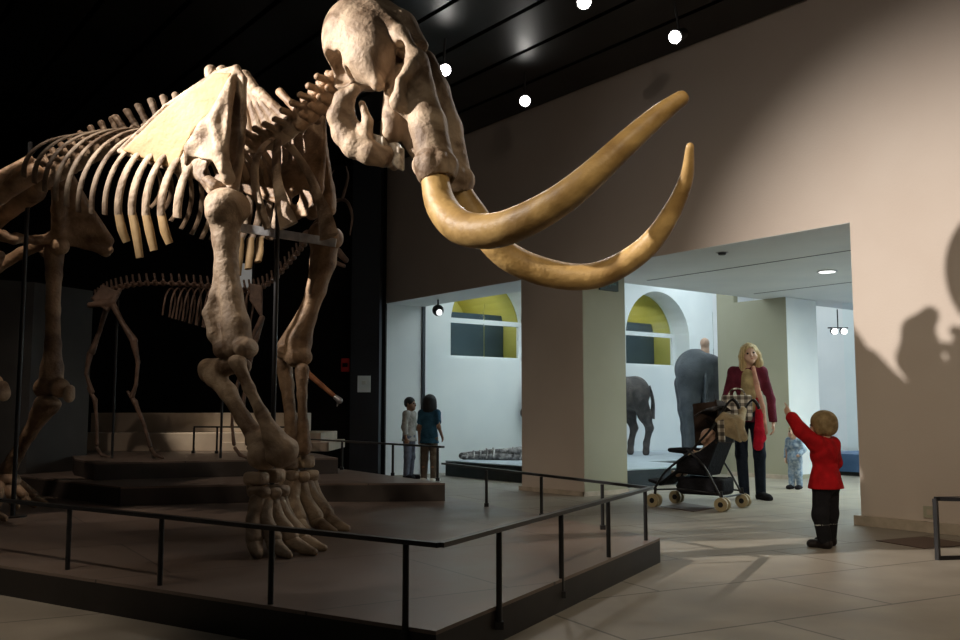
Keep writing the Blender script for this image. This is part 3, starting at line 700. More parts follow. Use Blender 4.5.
# --- spine line
SPX = [(0.50, 2.84), (0.30, 2.70), (0.05, 2.58), (-0.2, 2.56), (-0.6, 2.64), (-1.1, 2.74), (-1.6, 2.72), (-2.1, 2.60), (-2.55, 2.46)]
SPP, _ = resample([(x, 0, z) for x, z in SPX], [1] * len(SPX), 12)
_L = [0]
for i in range(1, len(SPP)): _L.append(_L[-1] + (SPP[i] - SPP[i - 1]).length)
def spine_at(s):
    s = max(0, min(_L[-1], s))
    for i in range(1, len(_L)):
        if _L[i] >= s:
            t = (s - _L[i - 1]) / max(1e-9, _L[i] - _L[i - 1]); return SPP[i - 1].lerp(SPP[i], t), (SPP[i] - SPP[i - 1]).normalized()
    return SPP[-1], (SPP[-1] - SPP[-2]).normalized()
def vertebra_mesh(name, proc, lean, wing, r, ln):
    s = Solid(.018)
    s.cone((-ln / 2, 0, 0), (ln / 2, 0, 0), r, r * .95)
    s.cone((0, .0, r * .9), (0, .0, r * 1.5), r * .42, r * .35)
    q_ = 1.75 if proc > .3 else 1.0
    s.path([(0, 0, r * 1.2), (-lean * .5, 0, r * 1.2 + proc * .5), (-lean, 0, r * 1.2 + proc)], [.024 * q_, .019 * q_, .026 * q_])
    if proc > .15: s.path([(.02, 0, r * 1.2), (-lean * .5 + .012, 0, r * 1.2 + proc * .5), (-lean + .012, 0, r * 1.2 + proc)], [.024, .017, .02])
    for sd in (-1, 1):
        s.path([(0, sd * r * .7, r * .5), (-.01, sd * (r + wing * .6), r * .75), (-.02, sd * (r + wing), r * .95)], [.026, .018, .024])
        if proc < .13: s.ell((-.02, sd * r * 1.25, -r * .35), (.026, .034, .024)); s.ell((.02, sd * r * 1.3, r * .3), (.018, .03, .022))
        s.ell((.03, sd * r * .75, r * 1.05), (.035, .022, .028)); s.ell((-.04, sd * r * .6, r * 1.15), (.035, .02, .024))
    return s.mesh(name, .009)
VM = {'neck': vertebra_mesh('neck_vertebra', .05, .0, .075, .058, .026), 'neck_low': vertebra_mesh('neck_vertebra_low', .22, .06, .08, .058, .03),
      'tall': vertebra_mesh('shoulder_vertebra', .42, .15, .08, .055, .06), 'mid': vertebra_mesh('back_vertebra', .26, .14, .07, .06, .08),
      'low': vertebra_mesh('loin_vertebra', .14, .06, .09, .06, .085)}
for n_, m_ in VM.items(): m_.materials.append(MT['bonedark' if 'neck' in n_ else 'bone']); m_.polygons.foreach_set('use_smooth', [True] * len(m_.polygons))
s_ = 0.0; ribx = []; k = 0
while s_ < _L[-1] - .02:
    p, t = spine_at(s_)
    kind = 'neck' if k < 4 else 'neck_low' if k < 5 else 'tall' if k < 13 else 'mid' if k < 21 else 'low'
    o = bpy.data.objects.new('vertebra', VM[kind]); COL.objects.link(o); o.parent = mm; o.location = p
    o.rotation_euler = (0, math.atan2(t.z, -t.x) , 0)
    sc = 1.0 if k >= 7 else 1.05
    if 13 <= k < 21: sc = 1.0; o.scale = (1, 1, 1.0 - .05 * (k - 13))
    if k == 5: o.scale = (1, 1, .8)
    if k >= 7: ribx.append((p.x, p.z))
    s_ += (.082, .09)[0 if k < 5 else 1] if k < 7 else .105
    k += 1
# --- ribs
def lerpt(x, tab):
    for i in range(len(tab) - 1):
        (a, va), (b, vb) = tab[i], tab[i + 1]
        if (x - a) * (x - b) <= 0: return va + (vb - va) * (x - a) / (b - a)
    return tab[0][1] if abs(x - tab[0][0]) < abs(x - tab[-1][0]) else tab[-1][1]
ribx = [r for r in ribx if r[0] > -1.50][:19]
for i, (x, zc) in enumerate(ribx):
    zb = lerpt(x, [(.3, 2.0), (.0, 1.98), (-.3, 2.02), (-.7, 2.06), (-.95, 2.10), (-1.15, 2.2), (-1.35, 2.34), (-1.6, 2.48), (-1.9, 2.58)])
    bow = lerpt(x, [(.3, .24), (.0, .32), (-.4, .44), (-1.0, .52), (-1.6, .52), (-1.9, .45)])
    for sd in (-1, 1):
        if i < 2: continue
        pts = rib_curve(x, zc + .03, zb, bow, -.16 - .14 * i / 19, sd)
        n = len(pts); wide = (.036 if i < 3 else .033 if i < 7 else .024)
        rr = [.020 + (wide - .020) * min(1, j / n * 1.3) for j in range(n)]
        if i < 2: rr = [.022 + (.05 * max(0, (j / n - .35))) for j in range(n)]
        r_ = MB().tube(pts, rr, 10, flat=.42, side=(1, 0, 0), res=2).build('rib', MT['bone'], mm, True)
        if 2 < i < 7:   # pale cartilage ends on the front ribs
            e = Vector(pts[-1]); q = MB().tube([e + Vector((0, 0, .015)), e + Vector((.015, -sd * .02, -.09)), e + Vector((.03, -sd * .05, -.17 - .05 * (i % 3)))], [wide, wide * 1.15, wide * .95], 10, flat=.5, side=(1, 0, 0), res=3)
            q.build('rib_cartilage', MT['bonepale'], r_, True)
# the broad first ribs on either side
for sd in (-1, 1):
    Yq = lambda u, v, y: (M(u, v, -y)[0], sd * y, M(u, v, -y)[2])
    MB().tube([Yq(272, 139, .07), Yq(262, 148, .20), Yq(255, 166, .30), Yq(256, 190, .32), Yq(262, 210, .30), Yq(268, 229, .27)], [.022, .026, .03, .03, .028, .028], 12, flat=.55, side=(1, 0, 0), res=5).build('rib', MT['bone'], mm, True)
    MB().tube([Yq(278, 141, .06), Yq(276, 158, .15), Yq(277, 180, .20), Yq(282, 203, .22), Yq(289, 226, .20)], [.03, .032, .036, .05, .075], 12, flat=.35, side=(1, 0, 0), res=5).build('rib', MT['bone'], mm, True)
# sternum

# --- shoulder blades (near one measured, far one mirrored across the body)
def scapula(sd, dx=0.0, dz=0.0, m=None):
    Y = -.40
    def q(u, v, y=Y): p = M(u, v, y); return (p[0] + dx, -sd * p[1], p[2] + dz)
    s = Solid(.02)
    s.plate([q(119, 151, -.47), q(165, 107, -.45), q(217, 73), q(236, 68), q(243, 76), q(243, 120), q(240, 165), q(234, 190), q(212, 195), q(200, 176), q(176, 172)], .012)
    s.path([q(119, 150, -.47), q(165, 106, -.45), q(217, 72), q(237, 68), q(244, 80), q(244, 120), q(240, 160), q(232, 188)], [.009, .009, .011, .018, .018, .016, .02, .045])
    s.path([q(119, 152, -.47), q(176, 172), q(200, 178), q(214, 190)], [.010, .009, .018, .04])
    # spine of the blade with its backward hook and the hole beside the neck
    s.path([q(234, 74, -.42), q(226, 95, -.47), q(214, 122, -.52), q(219, 150, -.54), q(228, 178, -.50)], [.016, .024, .032, .034, .045])
    s.path([q(222, 105, -.48), q(205, 128, -.51), q(192, 150, -.52), q(187, 163, -.50)], [.02, .036, .036, .018], k=.05)
    s.plate([q(234, 80, -.43), q(226, 130, -.52), q(226, 172, -.52), q(214, 160, -.54), q(196, 158, -.53), q(190, 148, -.52), q(212, 115, -.49)], .03, k=.04)
    s.ell(q(203, 140, -.47), (.07, .05, .09), k=.05)
    s.path([q(206, 178, -.45), q(215, 186, -.47)], [.03, .04])
    s.ell(q(208, 169, -.44), (.040, .16, .058), mode='s', k=.015)
    return s.build('shoulder_blade', m or MT['bone'], mm, .010)
def fossa(sd, dx=0, dz=0):
    Y = -.425
    def q(u, v, y=Y): p = M(u, v, y); return (p[0] + dx, -sd * p[1], p[2] + dz)
    s = Solid(.01); s.plate([q(124, 150, -.485), q(166, 109, -.465), q(217, 74), q(231, 74), q(218, 105), q(196, 128), q(184, 150), q(176, 170)], .012)
    return s.mesh('blade_panel', .010)
sb = scapula(-1)
link('blade_panel', fossa(-1), MT['bonepale'], sb, True)
sbf = scapula(1, -.0, -.0, MT['bonedark'])  # darker bone paints in the shade on the far blade
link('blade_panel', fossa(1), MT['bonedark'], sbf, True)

# --- near fore leg
def J(*p): return V3(*p)
def limb(name, parts, m=None, h=.011, k=.03, par=None):
    s = Solid(k)
    for p in parts:
        if p[0] == 'c': s.cone(*p[1:])
        elif p[0] == 'p': s.path(p[1], p[2])
        elif p[0] == 'e': s.ell(*p[1:])
        elif p[0] == '-': s.ell(p[1], p[2], mode='s')
        elif p[0] == 'P': s.plate(*p[1:])
    return s.build(name, m or MT['bone'], par or mm, h)
Yn = -.46
N = lambda u, v, y=Yn: M(u, v, y)
limb('humerus', [('e', N(225, 205), (.125, .12, .105)), ('e', N(216, 212, -.54), (.07, .06, .07)), ('e', N(238, 208, -.4), (.075, .08, .09)),
    ('p', [N(225, 215), N(226, 240), N(227, 268), N(231, 295), N(236, 325), N(238, 345)], [.105, .078, .066, .066, .08, .09]),
    ('p', [N(228, 240), N(215, 295, -.48), N(207, 313, -.5)], [.05, .03, .022]), ('p', [N(207, 313, -.5), N(214, 335, -.5), N(224, 345)], [.026, .035, .06]),
    ('P', [N(222, 280), N(207, 313, -.5), N(222, 342), N(232, 320)], .03),
    ('e', N(246, 348, -.50), (.055, .09, .062)), ('e', N(226, 350, -.46), (.06, .09, .06)), ('-', N(238, 334, -.58), (.045, .05, .05)), ('-', N(212, 218, -.62), (.06, .03, .02))])
limb('ulna', [('p', [N(206, 368, -.40), N(214, 376), N(228, 392), N(243, 418), N(258, 440), N(264, 452)], [.045, .058, .05, .042, .06, .105]),
    ('p', [N(208, 366, -.4), N(226, 366), N(244, 366, -.42)], [.045, .05, .045]), ('e', N(207, 373, -.38), (.042, .055, .06))])
limb('radius', [('e', N(237, 361, -.55), (.055, .05, .035)), ('p', [N(238, 364, -.56), N(249, 388, -.55), N(262, 414, -.53), N(274, 438, -.5), N(281, 450, -.48)], [.042, .03, .034, .06, .10])])
def forefoot(cx, cy, head, big=1.0, par=None, base=None):
    """wrist bones, five metacarpals and toes; cx, cy under the wrist"""
    F_ = empty('forefoot', (0, 0, 0)); F_.parent = par
    h_ = V3(math.cos(head), math.sin(head), 0); l_ = V3(-math.sin(head), math.cos(head), 0); c_ = V3(cx, cy, 0)
    def P_(f, l, z): return tuple(c_ + h_ * f * big + l_ * l * big + V3(0, 0, z * big))
    rot = Matrix.Rotation(head, 3, 'Z')
    for (f, l, z, a, b, c) in ((-.02, -.08, .47, .075, .055, .042), (.0, .05, .48, .08, .06, .045), (.02, -.1, .385, .07, .045, .036), (.05, -.02, .375, .065, .045, .038), (.03, .08, .38, .07, .055, .038), (-.08, 0, .41, .05, .06, .055)):
        s = Solid(.012); s.box(P_(f, l, z), (a * big, b * big, c * big), .022, rot=rot); s.ell(P_(f + .03, l, z), (.055 * big, .045 * big, .035 * big)); s.build('wrist_bone', MT['bone'], F_, .009)
    for i, an in enumerate((-58, -28, -4, 22, 54)):
        a = R(an); d = (math.cos(a), math.sin(a)); L_ = (.15, .2, .22, .2, .14)[i]; l0 = (-.12, -.07, -.01, .05, .11)[i]
        s = Solid(.015)
        s.path([P_(.0 + .04 * d[0], l0 * .9, .33), P_(.0 + L_ * .5 * d[0], l0 + L_ * .45 * d[1], .22), P_(L_ * .9 * d[0] + .02, l0 + L_ * .8 * d[1], .11)], [.058 * big, .042 * big, .055 * big])
        s.build('metacarpal', MT['bone'], F_, .009)
        s = Solid(.012)
        s.path([P_(L_ * .9 * d[0] + .03, l0 + L_ * .85 * d[1], .075), P_(L_ * 1.25 * d[0] + .04, l0 + L_ * 1.1 * d[1], .045)], [.050 * big, .040 * big])
        s.path([P_(L_ * 1.32 * d[0] + .05, l0 + L_ * 1.15 * d[1], .035), P_(L_ * 1.6 * d[0] + .06, l0 + L_ * 1.35 * d[1], .022)], [.038 * big, .024 * big])
        s.build('toe', MT['bone'], F_, .009)
    return F_
wn = N(276, 462, -.46)
forefoot(wn[0] - .10, -.42, R(2), .88, mm)
# --- far fore leg
Yf = .42
G = lambda u, v, y=Yf: M(u, v, y)
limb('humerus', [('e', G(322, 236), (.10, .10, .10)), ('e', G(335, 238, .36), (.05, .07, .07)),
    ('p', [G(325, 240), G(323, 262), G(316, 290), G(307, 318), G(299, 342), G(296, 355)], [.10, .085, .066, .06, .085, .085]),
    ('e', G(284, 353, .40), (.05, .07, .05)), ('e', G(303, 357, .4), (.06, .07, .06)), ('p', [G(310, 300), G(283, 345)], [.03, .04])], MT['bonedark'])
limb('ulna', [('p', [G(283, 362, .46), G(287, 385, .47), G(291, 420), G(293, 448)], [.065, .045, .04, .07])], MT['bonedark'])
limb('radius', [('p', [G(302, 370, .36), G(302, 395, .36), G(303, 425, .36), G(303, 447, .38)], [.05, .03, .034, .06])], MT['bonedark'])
wf_ = G(302, 458, .42)
forefoot(wf_[0] - .04, .42, R(-8), .95, mm)

# --- pelvis, far hind leg (near hind leg mirrored and set back)
def pelvis_half(sd):
    def q(u, v, y):
        p = M(u, v, y); return (p[0], sd * p[1], p[2])
    s = Solid(.03)
    s.plate([q(50, 178, .10), q(66, 169, .16), q(88, 205, .45), q(110, 240, .70), q(104, 257, .72), q(86, 246, .60), q(66, 236, .44), q(56, 230, .36)], .03)
    s.path([q(66, 169, .16), q(88, 205, .45), q(110, 241, .71)], [.03, .022, .035])
    s.ell(q(106, 249, .71), (.05, .05, .07)); s.ell(q(106, 251, .78), (.02, .03, .035), mode='s')
    s.path([q(110, 250, .70), q(84, 246, .58), q(64, 238, .44)], [.03, .022, .06])
    s.path([q(62, 180, .12), q(58, 210, .25), q(60, 238, .43)], [.07, .05, .07])
    s.path([q(60, 238, .42), q(36, 240, .25), q(16, 238, .06), q(14, 240, .0)], [.055, .035, .04, .04])
    s.path([q(60, 234, .42), (-2.95, sd * .32, 2.10), (-3.12, sd * .22, 1.98), (-2.95, sd * .10, 1.95), (-2.75, 0, 2.02)], [.06, .045, .05, .035, .035])
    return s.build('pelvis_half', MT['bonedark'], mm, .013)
pelvis_half(1); pelvis_half(-1)
s = Solid(.03); s.path([(-2.40, 0, 2.50), (-2.7, 0, 2.40), (-2.95, 0, 2.22), (-3.15, 0, 2.0), (-3.3, 0, 1.7), (-3.36, 0, 1.4)], [.10, .09, .055, .04, .03, .02])
for k in range(5): s.cone((-2.45 - .1 * k, 0, 2.52 - .06 * k), (-2.5 - .1 * k, 0, 2.66 - .075 * k), .03, .022)
s.build('sacrum_and_tail', MT['bonedark'], mm, .014)
def hindleg(sd, dx, k_=0.0):
    def q(u, v, y=.44):
        p = M(u, v, y); return (p[0] + dx + k_ * (2.2 - p[2]), sd * p[1], p[2])
    limb('femur', [('e', q(60, 246, .40), (.075, .075, .075)), ('e', q(47, 250, .50), (.07, .06, .07)), ('p', [q(54, 250), q(54, 275), q(53, 310), q(53, 345), q(52, 368), q(51, 384)], [.085, .062, .055, .062, .085, .10]),
        ('e', q(44, 388, .44), (.08, .085, .085)), ('e', q(60, 388, .44), (.07, .085, .08))], MT['bonedark'])
    limb('kneecap', [('e', q(69, 396), (.04, .05, .055)), ('e', q(70, 389), (.035, .04, .035))], MT['bone'])
    limb('tibia', [('p', [q(46, 406), q(40, 415), q(29, 435), q(17, 455), q(8, 470)], [.10, .075, .05, .05, .07]), ('e', q(50, 404), (.085, .09, .05))], MT['bonedark'])
    limb('fibula', [('p', [q(38, 408, .54), q(26, 430, .55), q(10, 458, .54), q(2, 470, .52)], [.035, .022, .025, .04])], MT['bonedark'])
    an = q(6, 476)
    Hf = empty('hindfoot', (0, 0, 0)); Hf.parent = mm
    limb('heel_bone', [('p', [(an[0], an[1], an[2] - .01), (an[0] - .13, an[1], an[2] - .08), (an[0] - .17, an[1], .10)], [.075, .055, .06]), ('e', (an[0] + .03, an[1], .22), (.1, .1, .07))], MT['bonedark'], par=Hf)
    for i, a in enumerate((-40, -14, 12, 38)):
        a = R(a); L_ = .2
        x0, y0 = an[0] + .05, an[1] + (i - 1.5) * .055
        limb('metatarsal', [('p', [(x0, y0, .19), (x0 + L_ * .6 * math.cos(a), y0 + L_ * .6 * math.sin(a), .10)], [.045, .038])], MT['bonedark'], par=Hf)
        limb('toe', [('p', [(x0 + L_ * .72 * math.cos(a), y0 + L_ * .7 * math.sin(a), .065), (x0 + L_ * 1.15 * math.cos(a), y0 + L_ * 1.1 * math.sin(a), .026)], [.037, .024])], MT['bonedark'], par=Hf)
hindleg(1, 0)
hindleg(-1, -.10, .42)

# --- skull
def S_(u, v, y=0.0): return M(u, v, y)
s = Solid(.03)
s.ell(S_(360, 42, -.03), (.215, .27, .275), k=.05)
s.ell(S_(369, 48, -.17), (.16, .14, .22), k=.12)          # swollen temple
s.ell(S_(370, 55, .15), (.15, .14, .22), k=.14)
s.path([S_(372, 62, -.20), S_(378, 84, -.22)], [.12, .045], k=.08)
s.path([S_(352, 60, 0), S_(350, 82, 0)], [.14, .09])
s.ell(S_(346, 84, 0), (.07, .09, .06))
s.path([S_(372, 18, 0), S_(398, 30, 0), S_(416, 52, 0)], [.15, .12, .09])       # forehead
s.path([S_(372, 16, -.1), S_(400, 36, -.16), S_(412, 54, -.20)], [.10, .055, .045])
s.path([S_(372, 16, .1), S_(402, 34, .16), S_(420, 50, .20)], [.10, .055, .045])
for sd, top, mid, low, end in ((-1, (416, 62), (418, 90), (428, 125), (436, 166)), (1, (424, 62), (434, 92), (445, 130), (454, 178))):
    y = lambda a: sd * a
    s.path([S_(*top, y(.16)), S_(*mid, y(.17)), S_(*low, y(.19)), S_(*end, y(.22))], [.075, .095, .105, .108])
    s.path([S_(*top, y(.20)), S_(*mid, y(.13))], [.07, .08])
    # eye socket rim and cheek arch
    s.path([S_(top[0] - 4, top[1] + 2, y(.28)), S_(top[0] - 14, top[1] + 20, y(.33)), S_(top[0] - 18, top[1] + 40, y(.30)), S_(top[0] - 8, top[1] + 48, y(.24))], [.04, .032, .045, .05])
s.path([S_(404, 85, 0), S_(408, 115, 0), S_(420, 150, 0)], [.13, .12, .07])      # upper jaw between the sheaths
s.path([S_(398, 100, -.10), S_(392, 132, -.11)], [.09, .07]); s.path([S_(398, 100, .10), S_(392, 132, .11)], [.09, .07])
s.ell(S_(398, 62, .18), (.12, .10, .18), k=.03)
s.ell(S_(398, 58, -.22), (.06, .30, .11), mode='s', k=.015)
s.ell(S_(393, 76, -.22), (.065, .30, .15), mode='s', k=.03)   # temporal hollow
s.ell(S_(394, 64, .31), (.065, .12, .13), mode='s', k=.03)
s.ell(S_(412, 84, -.33), (.055, .10, .06), mode='s', k=.02)   # eye
s.ell(S_(412, 84, .33), (.055, .10, .06), mode='s', k=.02)
s.ell(S_(427, 52, 0), (.10, .14, .05), mode='s', k=.02)       # nasal opening
for u, v, r in ((335, 66, .05), (347, 74, .035), (341, 58, .03)):
    s.ell(S_(u, v, -.24), (r, .09, r * 1.3), mode='s', k=.012)
s.ell(S_(333, 68, -.18), (.12, .16, .10), mode='s', k=.012)
sk = s.build('skull', MT['bone'], mm, .0115)
for sd, c_, e_ in ((-1, (428, 125), (436, 168)), (1, (445, 130), (454, 182))):
    a = V3(*S_(*c_, sd * .19)); b = V3(*S_(*e_, sd * .222)); d = (b - a) / np.linalg.norm(b - a)
    s = Solid(.02); s.cone(b - d * .05, b + d * .012, .112, .118); s.cone(b, b + d * .12, .086, .086, mode='s', k=.01)
    for k in range(9):
        w_ = 2 * PI * k / 9; s.ell(b - d * .02 + V3(.1 * math.cos(w_), .1 * math.sin(w_), 0), (.035, .035, .05), k=.02)
    s.build('tusk_socket_rim', MT['bone'], sk, .010)
# lower jaw
s = Solid(.03)
for sd in (-1, 1):
    q = lambda u, v, y: S_(u, v, sd * y)
    s.path([S_(354, 90, sd * .26), S_(343, 99, sd * .26), S_(338, 116, sd * .25), S_(344, 134, sd * .22)], [.038, .05, .062, .068])
    s.plate([S_(352, 92, sd * .25), S_(336, 104, sd * .25), S_(336, 134, sd * .22), S_(352, 146, sd * .21), S_(368, 138, sd * .2), S_(354, 116, sd * .23)], .02)
    s.path([S_(344, 134, sd * .22), S_(354, 146, sd * .21), S_(370, 153, sd * .18), S_(384, 156, sd * .12), S_(390, 158, sd * .04)], [.068, .07, .068, .062, .055])
    s.path([S_(362, 104, sd * .22), S_(368, 122, sd * .2), S_(366, 142, sd * .19)], [.022, .028, .045])
s.path([S_(388, 158, 0), S_(394, 166, 0)], [.05, .03])
jaw = s.build('lower_jaw', MT['bone'], mm, .0115)
for sd in (-1, 1):
    s = Solid(.008)
    for k in range(6): s.box(S_(372 + k * 2.6, 140 + k * .8, sd * .14), (.010, .035, .04), .008)
    s.build('molar', MT['tooth'], jaw, .007)
s = Solid(.01)
for k in range(5): s.box(S_(392 + k * 2.2, 150 + k * 2.2, -.09), (.011, .03, .07), .008)
s.build('molar', MT['tooth'], sk, .007)
# --- tusks
def tusk(px, ys, hw, name='tusk'):
    pts = [M(u, v, y) for (u, v), y in zip(px, ys)]
    rr = []
    for p, w_ in zip(pts, hw):
        wp = MO + MH * p[0] + ML * p[1] + V3(0, 0, p[2]); rr.append(w_ * (wp[1] * CT + (wp[2] - CH) * ST) / FPX)
    P, r_ = resample(pts, rr, 8)
    if True:
        P2 = P + [P[-1] + (P[-1] - P[-2]).normalized() * r_[-1] * .5, P[-1] + (P[-1] - P[-2]).normalized() * r_[-1] * .8]; r2 = r_ + [r_[-1] * .75, r_[-1] * .25]
    return MB().tube(P2, r2, 28).build(name, MT['tusk'], mm, True)
tusk([(433, 150), (435, 179), (442, 207), (461, 227), (491, 231), (521, 222), (559, 201), (592, 175), (630, 140), (660, 114), (682, 98)],
     [-.21, -.24, -.29, -.37, -.46, -.54, -.60, -.62, -.58, -.50, -.43], [14, 14, 16, 17.5, 18, 17.5, 16, 14.5, 12.5, 10.5, 8])
tusk([(455, 175), (464, 196), (475, 215), (491, 240), (511, 258), (541, 271), (577, 277), (609, 271), (645, 248), (670, 215), (686, 179), (690, 146)],
     [.22, .25, .30, .38, .47, .58, .68, .74, .76, .70, .60, .50], [9, 11, 13, 14, 14.5, 14.5, 13.5, 13, 11.5, 9.5, 7, 4])

# --- steel mount holding the skeleton up
mo = empty('skeleton_mount', tuple(MO), MA, 'black steel posts and pale bar that hold the mammoth skeleton up', 'mount')
b0, b1 = M(230, 226, -.05), M(336, 243, .30)
MB().bar(b0, b1, .03, .055).build('crossbar', MT['steel'], mo)
for (u, y) in ((278, .05),):
    p = M(u, 200, y); m = MB().tube([(p[0], y, .012), (p[0], y, 2.52)], .016, 12); m.build('post', MT['metal'], mo, True)
    MB().cyl((p[0], y, .006), .10, .012).build('base_plate', MT['metal'], mo, True)
p = M(28, 200, .02); MB().tube([(p[0], .02, .012), (p[0], .02, 2.9)], .017, 12).build('post', MT['metal'], mo, True)
MB().cyl((p[0], .02, .006), .10, .012).build('base_plate', MT['metal'], mo, True)
# ================================================================== OTHER EXHIBITS
# smaller dark deer-like skeleton on the upper step
eo = np.array([xat(200, 9.6), 9.6, .47])
elk = empty('deer_skeleton', tuple(eo), 0, 'dark brown deer-like skeleton with antlers in the gloom behind the mammoth', 'skeleton')
def E(u, v, dy=0.0):
    p = atY(u, v, 9.6 + dy); return (float(p[0] - eo[0]), dy, float(p[2] - eo[2]))
sp_, _ = resample([E(96, 300), E(112, 290), E(140, 284), (E(180, 284)), E(215, 287), E(245, 290), E(268, 284), E(290, 262), E(308, 240)], [1] * 9, 5)
pr = Solid(.01); pr.ell((0, 0, 0), (.03, .03, .03)); pr.path([(0, 0, .02), (-.015, 0, .10)], [.014, .012]); pr.path([(0, -.07, .01), (0, .07, .01)], .012)
pm = pr.mesh('deer_vertebra', .008); pm.materials.append(MT['elk']); pm.polygons.foreach_set('use_smooth', [True] * len(pm.polygons))
for p in sp_[::1]:
    o = bpy.data.objects.new('vertebra', pm); COL.objects.link(o); o.parent = elk; o.location = p
MB().tube([tuple(p) for p in sp_], .016, 8).build('spinal_rod', MT['elk'], elk, True)
for i in range(13):
    u = 172 + i * 6.6
    for sd in (-1, 1):
        a = V3(*E(u, 288)); ln = .46 - .02 * abs(i - 8)
        pts = [tuple(a + V3(-.04 * t * t + (.0), sd * .17 * math.sin(min(1, t * 1.3) * PI / 2) * (1 - .35 * max(0, t - .6)), -ln * t ** 1.3 + .03 * math.sin(t * PI))) for t in [k / 9 for k in range(10)]]
        MB().tube(pts, .010, 8, flat=.6, side=(1, 0, 0)).build('rib', MT['elk'], elk, True)
def elimb(nm, pts, rad, ends=True):
    s = Solid(.015); s.path(pts, rad)
    return s.build(nm, MT['elk'], elk, .008)
for sd, dx in ((-1, 0), (1, 7)):
    y = sd * .16
    s = Solid(.02); s.plate([E(92, 298, y), E(104, 286, y * .5), E(118, 292, y), E(108, 312, y)], .02); s.path([E(90, 305, y), E(112, 303, y), E(120, 290, y * .6)], [.03, .035, .02]); s.build('pelvis_half', MT['elk'], elk, .009)
    if sd < 0:
        elimb('hind_femur', [E(112, 303, y), E(122, 322, y), E(134, 341, y)], [.035, .024, .04])
        elimb('hind_shin', [E(134, 343, y), E(138, 362, y), E(136, 385, y), E(132, 397, y)], [.038, .02, .018, .028])
        elimb('hind_cannon', [E(128, 392, y), E(135, 402, y), E(144, 425, y), E(150, 446, y)], [.016, .026, .016, .022])
        elimb('hind_hoof', [E(151, 449, y), E(156, 455, y), E(163, 458, y)], [.02, .018, .014])
    else:
        elimb('hind_femur', [E(108, 303, y), E(100, 330, y), E(92, 352, y)], [.035, .022, .036])
        elimb('hind_shin', [E(90, 354, y), E(86, 374, y), E(92, 392, y)], [.034, .018, .026])
        elimb('hind_cannon', [E(88, 388, y), E(95, 400, y), E(97, 425, y), E(97, 444, y)], [.015, .024, .015, .02])
        elimb('hind_hoof', [E(97, 448, y), E(102, 455, y), E(110, 457, y)], [.018, .016, .013])
for dx, sd in ((0, -1), (13, 1)):
    y = sd * .14
    s = Solid(.02); s.plate([E(250 + dx * .3, 284, y), E(262, 286, y), E(262, 318, y * 1.1), E(250, 300, y)], .012); s.build('shoulder_blade', MT['elk'], elk, .009)
    elimb('front_humerus', [E(262, 318, y), E(252 + dx * .4, 338, y), E(246 + dx * .5, 350, y)], [.03, .022, .03])
    elimb('front_shin', [E(246 + dx * .5, 350, y), E(240 + dx * .6, 375, y), E(233 + dx * .8, 402, y)], [.028, .017, .024])
    elimb('front_cannon', [E(233 + dx * .8, 404, y), E(232 + dx, 425, y), E(234 + dx, 444, y)], [.022, .014, .02])
    elimb('front_hoof', [E(235 + dx, 448, y), E(240 + dx, 455, y), E(247 + dx, 458, y)], [.018, .016, .013])
s = Solid(.015); s.path([E(308, 236), E(322, 240), E(338, 252), E(346, 260)], [.065, .06, .04, .03]); s.path([E(316, 252), E(330, 260), E(344, 266)], [.03, .025, .02])
s.ell(E(322, 238, -.06), (.025, .03, .025), mode='s'); esk = s.build('skull', MT['elk'], elk, .009)
for sd in (-1, 1):
    a = MB().tube([E(312, 228, sd * .05), E(330, 205, sd * .22), E(345, 200, sd * .38), E(352, 215, sd * .5), E(350, 235, sd * .55)], [.022, .02, .018, .014, .007], 8, res=4)
    a.tube([E(324, 212, sd * .18), E(326, 185, sd * .25), E(334, 170, sd * .27)], [.018, .014, .006], 8, res=3)
    a.tube([E(342, 200, sd * .36), E(348, 178, sd * .4), E(346, 166, sd * .42)], [.016, .012, .005], 8, res=3)
    a.build('antler', MT['elk'], esk, True)
MB().tube([E(118, 300, 0), (E(118, 300)[0], 0, 0.004)], .014, 8).build('mount_post', MT['metal'], elk, True)
MB().tube([E(225, 292, 0), (E(225, 292)[0], 0, 0.004)], .014, 8).build('mount_post', MT['metal'], elk, True)

# slender bone on a bracket, the orange light on it put into its colour
y_ = 8.9
A_ = atY(306, 372, y_); B_ = atY(339, 400, y_ - .1)
o = empty('mounted_bone', tuple(A_), 0, 'slender orange-lit bone sloping down behind the far foreleg', 'bone')
s = Solid(.01); d_ = B_ - A_
s.path([(0, 0, 0), tuple(d_ * .5), tuple(d_ * .88)], [.030, .024, .020]); s.ell((0, 0, 0), (.04, .035, .04)); s.build('shaft', MT['wood'], o, .007)
s = Solid(.01); s.path([tuple(d_ * .9), tuple(d_ * 1.02)], [.024, .03]); s.path([tuple(d_), tuple(d_ + V3(-.02, 0, -.06))], [.012, .006]); s.build('metal_tip', MT['steel'], o, .006)
MB().tube([(0, .02, -.01), (0, .03, .311 - A_[2])], .012, 8).build('bracket', MT['metal'], o, True)

